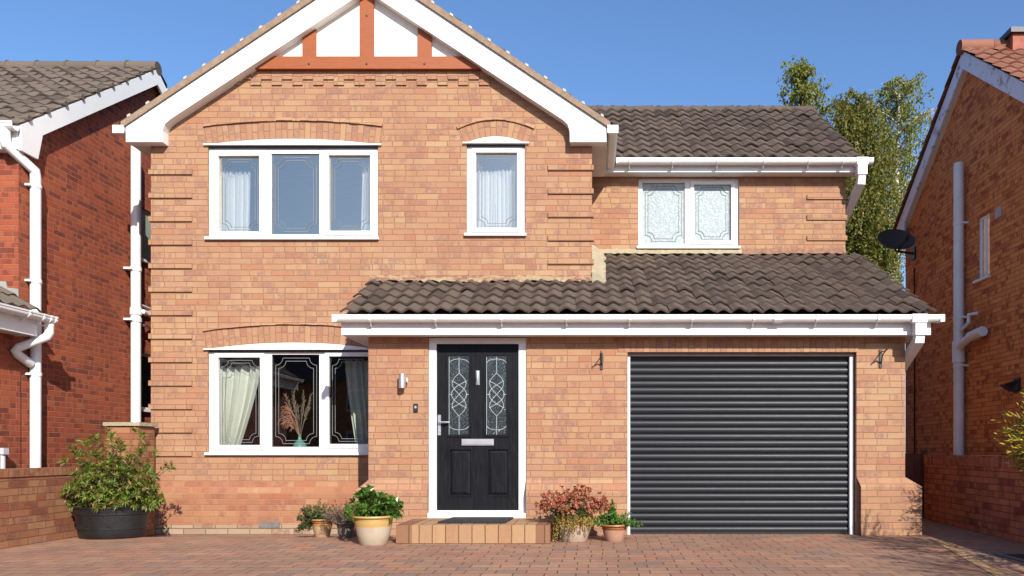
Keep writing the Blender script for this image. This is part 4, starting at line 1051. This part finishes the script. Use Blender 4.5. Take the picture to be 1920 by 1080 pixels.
# left garden wall with pier
lgw = thing("garden_wall", "low weathered brick garden wall on the left with capped pier", "wall", (-5.92, -1.5, 0))
m = MB(); zt3 = .80
m.box(-6.10, -5.916, -6.5, .40, -.1, zt3 - .085); m.build("wall_body", M['brick_wall'], lgw)
m = MB(); 
for q in (0,):
    x0, x1, y0, y1, za, zb = -6.115, -5.905, -6.5, .345, zt3 - .083, zt3
    m.face([(x1, y0, za), (x1, y1, za), (x1, y1, zb), (x1, y0, zb)], uv=[(.02, y0), (.02, y1), (.105, y1), (.105, y0)])
    m.face([(x0, y0, zb), (x1, y0, zb), (x1, y1, zb), (x0, y1, zb)], uv=[(.02, y0), (.23, y0), (.23, y1), (.02, y1)])
    m.face([(x0, y1, za), (x0, y0, za), (x0, y0, zb), (x0, y1, zb)]); m.face([(x0, y0, za), (x1, y0, za), (x1, y0, zb), (x0, y0, zb)])
m.build("wall_coping", M['brick_wall'], lgw)
m = MB(); m.box(-5.90, -5.52, .36, .72, -.1, 1.29); m.build("pier", M['brick_wall'], lgw)
m = MB(); m.box(-5.935, -5.49, .33, .75, 1.292, 1.335); m.build("pier_cap", M['cement'], lgw)

# ------------------------------------------------------------------ RIGHT HOUSE
XRW = 5.30; XRB = 5.20; AY = 1.85; zaR = 6.55; slR = .74
right = thing("brick_house", "shaded brown brick house at the right edge with peeling white barge boards", "house", (8.0, 1.85, 0))
FY, BY = -.55, 4.15
zeR = zaR - slR * (AY - FY)
zeRb = zaR - slR * (BY - AY)
m = MB(); hR = (1.285, 1.625, 3.33, 4.18)
side_wall(m, XRW, FY, BY, -.1, 4.3, [hR], -1)
m.face([(XRW, BY, 4.3), (XRW, FY, 4.3), (XRW, FY, zeR), (XRW, AY, zaR - .02), (XRW, BY, zeRb)])
m.face([(XRW, FY, -.1), (13, FY, -.1), (13, FY, zeR), (XRW, FY, zeR)]); m.face([(13, BY, -.1), (XRW, BY, -.1), (XRW, BY, zeRb), (13, BY, zeRb)])
m.face([(13, FY, -.1), (13, BY, -.1), (13, BY, zeRb), (13, AY, zaR), (13, FY, zeR)])
m.build("house_wall", M['brick_brown'], right)
side_window(right, XRW, *hR, -1, split=1.46)
anR = math.atan(slR)
m = MB(); y0 = FY - .3; z0 = zaR - slR * (AY - y0) + .08; tiles(m, (XRB - .04, y0, z0), (1, 0, 0), (0, math.cos(anR), math.sin(anR)), 7.8, (AY - y0) / math.cos(anR), .21, .29, .03, .03, 51); m.build("house_roof", M['tile_red'], right)
m = MB(); y1 = BY + .28; z1 = zaR - slR * (y1 - AY) + .08; tiles(m, (13, y1, z1), (-1, 0, 0), (0, -math.cos(anR), math.sin(anR)), 13 - XRB + .04, (y1 - AY) / math.cos(anR), .21, .29, .03, .03, 52); m.build("back_roof", M['tile_red'], right)
m = MB()
for k in range(16): m.tube([(XRB - .05 + k * .45, AY, zaR + .10), (XRB - .05 + k * .45 + .44, AY, zaR + .095)], [.10, .11], 12)
m.build("ridge_tile", M['tile_red'], right)
rake(right, XRB - .0, .03, BY + .16, zaR - slR * (BY + .16 - AY) + .05, AY, zaR + .05, .25, .30, M['barge_worn'])
rake(right, XRB - .0, .03, FY - .25, zaR - slR * (AY - FY + .25) + .05, AY, zaR + .05, .25, .30, M['barge_worn'])
m = MB()
for s_, yy in ((1, BY + .15), (-1, FY - .24)):
    z_ = zaR - slR * abs(yy - AY)
    m.face([(XRB + .03, AY, zaR - .19), (XRW + .01, AY, zaR - .19), (XRW + .01, yy, z_ - .19), (XRB + .03, yy, z_ - .19)])
m.build("verge_soffit", M['soffit'], right)
m = MB(); zf_ = zaR - slR * (BY + .16 - AY) + .05
m.box(XRB + .032, XRW, BY - .1, BY + .16, zf_ - .30, zf_ - .28); m.box(XRB + .032, 13, BY + .14, BY + .16, zf_ - .28, zf_ - .02); m.build("eaves_box", M['barge_worn'], right)
m = MB(); xc, yc_, zc_ = 5.80, AY + .1, zaR + .06
m.box(xc, xc + 1.4, yc_ - .3, yc_ + .3, zc_ - .2, zc_ + .13, 0); m.box(xc - .05, xc + 1.45, yc_ - .35, yc_ + .35, zc_ + .132, zc_ + .20, 1)
m.build("chimney", [M['terracotta'], M['black_iron']], right)
m = MB(); xp, yp = 5.20, 1.97
m.tube([(xp, yp, .2), (xp, yp, PZ(312, yp))], .068, 16); m.tube([(xp, yp, PZ(318, yp)), (xp, yp, PZ(306, yp))], .062, 16)
for py in (420, 596, 686):
    z = PZ(py, yp); m.tube([(xp, yp, z - .02), (xp, yp, z + .02)], .075, 16); m.box(xp, XRW, yp - .09, yp + .09, z - .014, z + .014)
zb_ = PZ(655, yp); m.tube([(xp, yp, PZ(680, yp)), (xp, yp, PZ(640, yp))], .085, 16); m.tube([(xp, yp, zb_), (xp - .02, yp - .16, zb_ + .06), (xp - .02, yp - .42, zb_ + .13)], .058, 14); m.tube([(xp - .02, yp - .38, zb_ + .12), (xp - .01, yp - .72, zb_ + .15)], .068, 14)
m.build("soil_pipe", M['upvc_grey'], right)
m = MB(); zb2 = PZ(622, yp); m.tube([(xp, yp - .05, zb2), (xp, yp - .22, zb2 + .05), (xp, yp - .3, zb2 + .08), (xp, yp - .3, zb2 + .19), (XRW, yp - .36, zb2 + .2)], .026, 10); m.build("waste_pipe", M['upvc_grey'], right)
m = MB(); m.box(XRW - .012, XRW - .001, .98, 1.11, PZ(408, 1.05), PZ(390, 1.05))
for k in range(4): m.box(XRW - .02, XRW - .012, 1.0 + k * .028, 1.012 + k * .028, PZ(407, 1.05), PZ(391, 1.05))
m.build("wall_vent", M['grey_pipe'], right)
m = MB(); m.tube([(XRW - .012, 3.75, 4.0), (XRW - .012, 3.74, 2.2), (XRW - .012, 3.75, .5)], .012, 6); m.build("cable", M['black_plastic'], right)
# dish
yd = 3.62; dX, dZ = PX(1681, yd), PZ(448, yd)
dish = thing("satellite_dish", "dark grey oval satellite dish on the eaves corner of the right house", "satellite dish", (5.25, 4.1, dZ - .3))
m = MB(); rows = []
nrm = Vector((.10, -.93, .36)).normalized(); ua = nrm.cross(Vector((0, 0, 1))).normalized(); ub_ = ua.cross(nrm)
ub_ = ub_ if ub_.z > 0 else -ub_
ctr = Vector((dX, yd, dZ))
for r_ in (0, .25, .5, .75, .95, 1.0):
    rows.append([ctr + ua * math.cos(t * math.pi / 16) * r_ * .318 + ub_ * math.sin(t * math.pi / 16) * r_ * .195 - nrm * (.07 * (1 - r_ * r_)) for t in range(32)])
m.grid(rows, closed=True)
rows2 = [[p - nrm * .012 for p in r_] for r_ in rows]; m.grid(rows2, closed=True); m.grid([rows[-1], rows2[-1]], closed=True)
m.build("reflector", M['dish'], dish)
m = MB(); lnb = ctr + nrm * .30 - ub_ * .20
m.tube([ctr - ub_ * .21 - nrm * .02, lnb], .012, 6); m.tube([lnb - nrm * .05, lnb + nrm * .03 + ub_ * .02], .035, 12); m.build("feed_arm", M['black_plastic'], dish)
m = MB(); m.tube([ctr - nrm * .07, ctr - nrm * .07 + Vector((.04, .06, -.14)), (XRW - .01, 3.78, dZ - .20)], .02, 8); m.box(XRW - .03, XRW - .002, 3.70, 3.86, dZ - .30, dZ - .1); m.build("mount", M['black_iron'], dish)
# security light
sl_y = .58; sxx, szz = XRW, PZ(723, sl_y)
t = thing("security_light", "small black wedge shaped wall light on the shaded right house", "wall light", (XRW - .02, sl_y, szz))
m = MB(); m.box(XRW - .02, XRW - .001, sl_y - .07, sl_y + .07, szz - .09, szz + .09); m.build("wall_plate", M['black_plastic'], t)
m = MB(); m.hexa([(XRW - .10, sl_y - .03, szz - .07), (XRW - .02, sl_y - .05, szz - .08), (XRW - .02, sl_y + .05, szz - .08), (XRW - .10, sl_y + .03, szz - .07)],
                 [(XRW - .20, sl_y - .07, szz + .01), (XRW - .02, sl_y - .07, szz + .07), (XRW - .02, sl_y + .07, szz + .07), (XRW - .20, sl_y + .07, szz + .01)]); m.build("lamp_head", M['black_plastic'], t)

# right garden wall (slightly splayed) with fence panel and drain
def rwx(y): return 4.834 + (y - 2.27) * (4.834 - 4.568) / (2.27 + .92)
rgw = thing("garden_wall", "low dark brick garden wall on the right in shadow", "wall", (4.7, -1, 0))
m = MB(); ya_, yb_ = -6.5, 2.27; th_ = .2
def lean(mb, za, zb, o, vert=False):
    a0, a1 = rwx(ya_) - o, rwx(yb_) - o; b0, b1 = rwx(ya_) + th_ + o, rwx(yb_) + th_ + o
    A = [(a1, yb_, za), (a0, ya_, za), (a0, ya_, zb), (a1, yb_, zb)]
    mb.face(A, uv=[(.02, -yb_), (.02, -ya_), (.02 + zb - za, -ya_), (.02 + zb - za, -yb_)] if vert else None)
    mb.face([(b0, ya_, za), (b1, yb_, za), (b1, yb_, zb), (b0, ya_, zb)]); mb.face([(a1, yb_, zb), (a0, ya_, zb), (b0, ya_, zb), (b1, yb_, zb)])
    mb.face([(b1, yb_, za), (a1, yb_, za), (a1, yb_, zb), (b1, yb_, zb)]); mb.face([(a0, ya_, za), (b0, ya_, za), (b0, ya_, zb), (a0, ya_, zb)])
lean(m, -.1, .80, 0); m.build("wall_body", M['brick_wall_dark'], rgw)
m = MB(); lean(m, .802, .93, .006, True); m.build("wall_coping", M['brick_wall_dark'], rgw)
fp = thing("fence_panel", "low red brown timber panel between garage corner and right wall", "fence", (4.25, 2.45, 0))
m = MB()
for k in range(9): m.box(XG1 + .01 + k * .135, XG1 + .01 + k * .135 + .128, 2.42, 2.445, -.05, .95)
m.box(XG1 + .02, 4.86, 2.447, 2.48, .15, .24); m.box(XG1 + .02, 4.86, 2.447, 2.48, .7, .79); m.build("boards", M['dark_timber'], fp)
m = MB(); m.box(4.86, 4.93, 2.40, 2.47, -.05, 1.0); m.build("post", M['dark_timber'], fp)
dc = thing("drain_cover", "dark drain cover set in the paving beside the right garden wall", "drain cover", (4.0, -2.0, .004))
m = MB(); m.box(3.86, 4.39, -2.25, -1.85, .004, .012)
for k in range(6): m.box(3.90 + k * .078, 3.94 + k * .078, -2.21, -1.89, .0125, .018)
m.build("grating", M['black_iron'], dc)
m = MB()
for q in ((3.80, 4.45, -2.31, -2.252), (3.80, 4.45, -1.848, -1.79), (3.80, 3.858, -2.25, -1.85), (4.392, 4.45, -2.25, -1.85)): m.box(q[0], q[1], q[2], q[3], .004, .014)
m.build("drain_frame", M['vent'], dc)

m = MB()
pa, pb_ = Vector((3.80, -.55, .005)), Vector((3.02, -3.9, .005)); dv_ = (pb_ - pa); sd_ = Vector((-dv_.y, dv_.x, 0)).normalized() * .05
m.face([pa - sd_, pb_ - sd_, pb_ + sd_, pa + sd_], uv=[(0, 0), (0, 3.4), (.25, 3.4), (.25, 0)])
tag(m.build("paving_edging", brick("edging_block", [S(210, 172, 122, .85), S(196, 156, 114, .85)], S(160, 124, 96, .7), bw=.25, bh=.2, mw=.009, headers=0)), kind="structure")
# ------------------------------------------------------------------ plants
def pot(parent, c, prof, mat, soil_z, n=32):
    m = MB(); m.lathe(prof, c, n); o = m.build("pot", mat, parent)
    rs = [r for r, z in prof if abs(z - soil_z) < .06]; rr = max(rs) * .9
    s = MB(); s.lathe([(0, soil_z + .01), (rr * .6, soil_z + .008), (rr, soil_z)], c, n); s.build("soil", M['soil'], parent)
    return o
def potprof(rt, rb, h, rim=.018):
    return [(0, 0), (rb * .96, 0), (rb, .006), (rb + (rt - rb) * .45, h * .35), (rb + (rt - rb) * .8, h * .7), (rt * .975, h - .035), (rt * .97, h - .03), (rt + rim * .5, h - .026), (rt + rim, h - .014), (rt + rim * .8, h), (rt - .004, h), (rt - .012, h - .012), (rt - .02, h - .06)]
def rv(r): 
    while True:
        v = Vector((r.uniform(-1, 1), r.uniform(-1, 1), r.uniform(-1, 1)))
        if .05 < v.length < 1: return v
def bush(parent, c, ext, nstem, per, L, W, mat, seed, stem_r=.004, whorl=False, up=.5, flat=.5, name="foliage", shell=.35, stem_name="stems", droop=0.0, start=.3):
    """stems fan out from the soil into an ellipsoid (ext = rx, ry, height); leaves ride on them"""
    r = random.Random(seed); lf, sm = MB(), MB(); c = Vector(c)
    for k in range(nstem):
        a = r.uniform(0, 2 * math.pi); q = math.sqrt(r.uniform(0, 1)); hh = r.uniform(shell, 1.0) * math.sqrt(max(.05, 1 - q * q * .85))
        tip = c + Vector((math.cos(a) * q * ext[0], math.sin(a) * q * ext[1], ext[2] * hh - droop * q * q))
        b0 = c + Vector((math.cos(a) * q * ext[0] * .25, math.sin(a) * q * ext[1] * .25, 0)); mid = b0.lerp(tip, .5) + Vector((r.uniform(-.03, .03), r.uniform(-.03, .03), ext[2] * .10 + droop * q * .5))
        pts = []
        for i in range(6):
            t = i / 5; pts.append(b0 * (1 - t) ** 2 + mid * 2 * t * (1 - t) + tip * t * t)
        sm.tube(pts, [stem_r * (1 - .7 * i / 5) for i in range(6)], 4, cap=False)
        for i in range(per):
            t = start + (1 - start) * (i + r.random()) / per
            if whorl and r.random() < .55: t = 1.0 - abs(r.gauss(0, .05))
            t = min(t, 1); p = b0 * (1 - t) ** 2 + mid * 2 * t * (1 - t) + tip * t * t
            ax = (tip - mid).normalized(); d = rv(r).normalized(); d = (d - ax * d.dot(ax)).normalized() + ax * up + Vector((0, 0, .2)); n = Vector((0, 0, 1)) * flat + rv(r) * (1 - flat)
            lf.leaf(p, d, n, L * r.uniform(.6, 1.15), W * r.uniform(.7, 1.2))
    o = lf.build(name, mat, parent); sm.build(stem_name, M['bark'], parent); return o

# tub shrub
tc_ = Vector((-5.50, -.20, 0))
tub = thing("potted_shrub", "big straggly evergreen shrub in a round black tub by the left wall", "shrub", tuple(tc_))
m = MB(); m.lathe([(0, 0), (.335, 0), (.345, .01), (.362, .10), (.372, .104), (.374, .122), (.366, .128), (.386, .265), (.398, .27), (.40, .29), (.392, .296), (.398, .335), (.412, .342), (.412, .36), (.395, .362), (.385, .30)], tc_, 40, sy=.85); m.build("tub", M['tub'], tub)
s = MB(); s.lathe([(0, .335), (.3, .33), (.388, .325)], tc_, 32, sy=.85); s.build("soil", M['soil'], tub)
bush(tub, tc_ + Vector((0, 0, .30)), (.56, .42, .70), 260, 28, .072, .020, M['leaf_tub'], 2, .006, True, .35, .55, shell=.12, start=.25)
bush(tub, tc_ + Vector((.03, 0, .33)), (.70, .4, 1.06), 38, 26, .085, .02, M['leaf_tub'], 8, .006, True, .4, .5, shell=.7, name="leafy_shoots", stem_name="shoot_stems", start=.45)

def potted(name, label, c, rt, rb, h, mat):
    t = thing(name, label, "potted plant", c); pot(t, c, potprof(rt, rb, h), mat, h - .045); return t
p3 = potted("potted_plant", "large cream and ochre pot with dense glossy green leaves left of the step", (-2.31, -.915, 0), .205, .145, .305, M['pot_big'])
bush(p3, (-2.31, -.915, .27), (.29, .25, .34), 90, 16, .085, .038, M['leaf_pot'], 3, .004, True, .5, .6, shell=.15)
p1 = potted("potted_plant", "small ochre pot with dark green shrub spilling over its left side", (-3.16, -.0, gz(-3.16, 0)), .122, .082, .215, M['pot_small'])
bush(p1, (-3.2, -.0, .15), (.27, .2, .26), 80, 22, .035, .02, M['leaf_dark'], 4, .003, False, .3, .4, shell=.1)
bush(p1, (-3.30, .0, .12), (.17, .15, .12), 40, 18, .035, .02, M['leaf_dark'], 5, .003, False, .3, .4, name="spilling_foliage", stem_name="spilling_stems", shell=.0, droop=.12)
p2 = potted("potted_plant", "small grey glazed pot with a dry mauve heather", (-2.79, -.31, 0), .10, .072, .18, M['pot_grey'])
bush(p2, (-2.82, -.31, .14), (.25, .2, .32), 110, 26, .026, .009, M['leaf_heather'], 6, .003, False, .6, .2, shell=.3, start=.2)
p4 = potted("potted_plant", "worn cream and orange pot with russet flower heads and yellow trailing stems", (-.20, -.62, 0), .195, .15, .29, M['pot_worn'])
bush(p4, (-.20, -.62, .24), (.44, .26, .40), 150, 18, .034, .024, M['leaf_red'], 7, .003, True, .3, .3, name="flower_heads", stem_name="flower_stems", shell=.45, start=.7)
bush(p4, (-.22, -.66, .24), (.27, .25, .22), 60, 22, .045, .014, M['leaf_dark'], 9, .003, False, .4, .4, shell=.2, name="foliage")
lf, sm = MB(), MB(); r = random.Random(12)
for k in range(80):
    a = r.uniform(-2.9, -.25); x = -.20 + .20 * math.cos(a); y = -.62 + .205 * math.sin(a); Lh = r.uniform(.05, .26) * (1.15 if x < -.2 else .7)
    top = Vector((x * .95 - .0, y + .05, .30)); o = Vector((x, y - .012, .30)); bot = o + Vector((math.cos(a) * .03, math.sin(a) * .03, -Lh))
    sm.tube([top, o + Vector((0, 0, .012)), bot], .002, 4, cap=False)
    for q in range(12):
        p = o.lerp(bot, q / 11.0); lf.leaf(p, rv(r) + Vector((0, -.3, -.5)), rv(r), r.uniform(.02, .04), .013)
lf.build("trailing_foliage", M['leaf_yellow'], p4); sm.build("trailing_stems", M['bark'], p4)
p5 = potted("potted_plant", "small two tone terracotta pot with fresh green plant by the garage door", (.245, -.62, 0), .138, .10, .185, M['pot_terra'])
bush(p5, (.27, -.62, .15), (.32, .18, .22), 60, 20, .038, .022, M['leaf_fresh'], 10, .003, False, .4, .5, shell=.15)
bush(p5, (.22, -.60, .15), (.08, .08, .34), 14, 24, .036, .02, M['leaf_fresh'], 13, .003, False, .4, .5, name="upright_shoots", stem_name="upright_stems", shell=.75)

def conifer(c, ext, n, label, seed, grp):
    t = thing("conifer_shrub", label, "shrub", (c[0], c[1], 0), grp); r = random.Random(seed); lf, sm = MB(), MB(); c = Vector(c)
    for k in range(n):
        d = rv(r).normalized(); q = r.uniform(.35, 1.0); p0 = c + Vector((d.x * ext[0] * q * .6, d.y * ext[1] * q * .6, d.z * ext[2] * q)); 
        tip = c + Vector((d.x * ext[0], d.y * ext[1], d.z * ext[2])) * 1.0 + Vector((d.x * .1, d.y * .1, .12)) * r.uniform(.2, 1.2)
        tip = p0.lerp(tip, r.uniform(.3, 1)); sm.tube([p0, tip], [.004, .002], 3, cap=False)
        for i in range(9):
            p = p0.lerp(tip, (i + 1) / 9); lf.leaf(p, (tip - p0).normalized() * 1.1 + rv(r) * .9, rv(r), r.uniform(.05, .09), .014)
    lf.build("foliage", M['leaf_conifer'], t); sm.tube([(c.x, c.y, 0), (c.x, c.y, c.z)], [.04, .02], 8); sm.build("stems", M['bark'], t); return t
conifer((4.84, -1.25, 1.08), (.58, .55, .62), 900, "golden spiky conifer shrub leaning over the right garden wall", 61, None)
conifer((4.52, -3.4, 1.2), (.66, .9, .98), 520, "conifer shrub behind the right garden wall, outside the frame", 62, None)
conifer((4.30, -5.5, 1.2), (.72, 1.0, 1.1), 420, "nearest conifer shrub behind the right garden wall, outside the frame", 63, None)

# ------------------------------------------------------------------ birch trees behind
def birch(base, htop, spread, z_low, nlimb, nstr, lmat, label, seed, lean_=0.0, slen=(0.5, 1.6), lsize=.085, up=False, full=False, tm='birch', tr0=.17):
    t = thing("birch_tree", label, "tree", base, "birch trees behind the houses"); r = random.Random(seed); B = Vector(base)
    tr, lf = MB(), MB(); top = B + Vector((lean_, 0, htop))
    path = [B.lerp(top, i / 8) + Vector((r.uniform(-.12, .12), r.uniform(-.1, .1), 0)) * (1 if 0 < i < 8 else 0) for i in range(9)]
    tr.tube(path, [tr0 * (1 - .9 * i / 8) + .012 for i in range(9)], 10)
    def at(z):
        f = max(0, min(.999, (z - B.z) / htop)) * 8; i = int(f); return path[i].lerp(path[i + 1], f - i)
    for k in range(nlimb):
        z = z_low + (htop - z_low) * (k + r.random()) / nlimb; f = (z - z_low) / (htop - z_low)
        a = r.uniform(0, 2 * math.pi); rad = spread * (math.sin(math.pi * min(1, .22 + f * .78)) ** .6) * r.uniform(.45, 1.05) * (1 if not up else (1.1 - f * .6))
        if full: rad = spread * r.uniform(.45, 1.05) * (1 - .55 * f ** 4)
        p0 = at(z); tip = p0 + Vector((math.cos(a) * rad, math.sin(a) * rad, rad * r.uniform(.35, .9)))
        mid = p0.lerp(tip, .5) + Vector((0, 0, rad * .12)); pts = [p0, p0.lerp(mid, .5) + Vector((0, 0, .03)), mid, tip]
        tr.tube(pts, [.035 * (1 - f * .6), .022, .014, .006], 5, cap=False)
        for q in range(nstr):
            u = r.uniform(.2, 1.0); s0 = pts[0].lerp(mid, u * 2) if u < .5 else mid.lerp(tip, u * 2 - 1)
            L = r.uniform(*slen) * (1 - .55 * f); dr = rv(r); e = s0 + Vector((dr.x * .35, dr.y * .35, (-L if not up else L * r.uniform(-.5, .5))))
            n = int(8 + L * 17)
            for i in range(n):
                w_ = i / n; p = s0.lerp(e, w_) + Vector((math.sin(w_ * 2.2) * dr.x * .22, math.sin(w_ * 2.2) * dr.y * .22, .10 * math.sin(w_ * 3))) + rv(r) * .055
                lf.leaf(p, rv(r) + Vector((0, 0, -.8)), rv(r) + Vector((0, -.5, .3)), lsize * r.uniform(.6, 1.15), lsize * .62 * r.uniform(.7, 1.1))
    lf.build("crown", lmat, t); tr.build("trunk", M[tm], t); return t
Yt = 13.0; ft = (Yt + CAM_D) / FPX
tx = lambda px: (px - VX) * ft
tz = lambda py: CAM_Z + (VY - py) * ft
birch((tx(1498), Yt, 0), tz(124), 1.2, 8.4, 54, 10, M['leaf_birch_pale'], "airy birch top showing just above the upper roof ridge", 71, 0, (.35, .8), .09, up=True, tm='bark', tr0=.09)
birch((tx(1584), Yt - .6, 0), tz(172) - .5, 1.38, 4.6, 92, 18, M['leaf_birch'], "dense drooping birch between the upper roof and the sky gap", 72, .15, (.8, 2.2), .09, full=True, tm='bark', tr0=.11)
birch((tx(1644), Yt + 1.6, 0), tz(250), 1.45, 3.6, 56, 15, M['leaf_birch'], "lower weeping birch hanging beside the white downpipe", 75, .0, (.9, 2.3), .09, full=True, tm='bark', tr0=.11)
birch((tx(1690), Yt + .8, 0), tz(140) + .3, 1.85, 6.0, 66, 12, M['leaf_birch_pale'], "tall pale birch with white trunk beside the right house gable", 73, .25, (.5, 1.5), .088)

# ------------------------------------------------------------------ houses across the street (seen as reflections in the windows)
def far_house(x0, x1, label):
    t = thing("brick_house", label, "house", ((x0 + x1) / 2, -36, 0)); m = MB()
    m.box(x0, x1, -40, -33, -.1, 4.9); m.build("house_wall", M['brick_brown'], t)
    m = MB(); m.extrude([(x0 - .3, -32.6, 4.8), (x0 - .3, -40.4, 4.8), (x0 - .3, -36.5, 7.4)], (x1 - x0 + .6, 0, 0)); m.build("house_roof", M['tile_left'], t)
    for k in range(3):
        w_ = (x1 - x0); xx = x0 + w_ * (.15 + .3 * k)
        for z in (.9, 3.2):
            f = MB(); f.box(xx, xx + 1.3, -32.995, -32.96, z, z + 1.2); wv = f.build("window", M['upvc'], t)
            g = MB(); g.face([(xx + 1.2, -32.95, z + .1), (xx + .1, -32.95, z + .1), (xx + .1, -32.95, z + 1.1), (xx + 1.2, -32.95, z + 1.1)]); g.build("pane", M['black_plastic'], wv)
far_house(-44, -26, "long brick house across the street, seen only as a reflection")
far_house(-25.5, 1, "brick house across the street facing the camera's back")
far_house(1.5, 26, "brick house across the street, furthest right behind the camera")
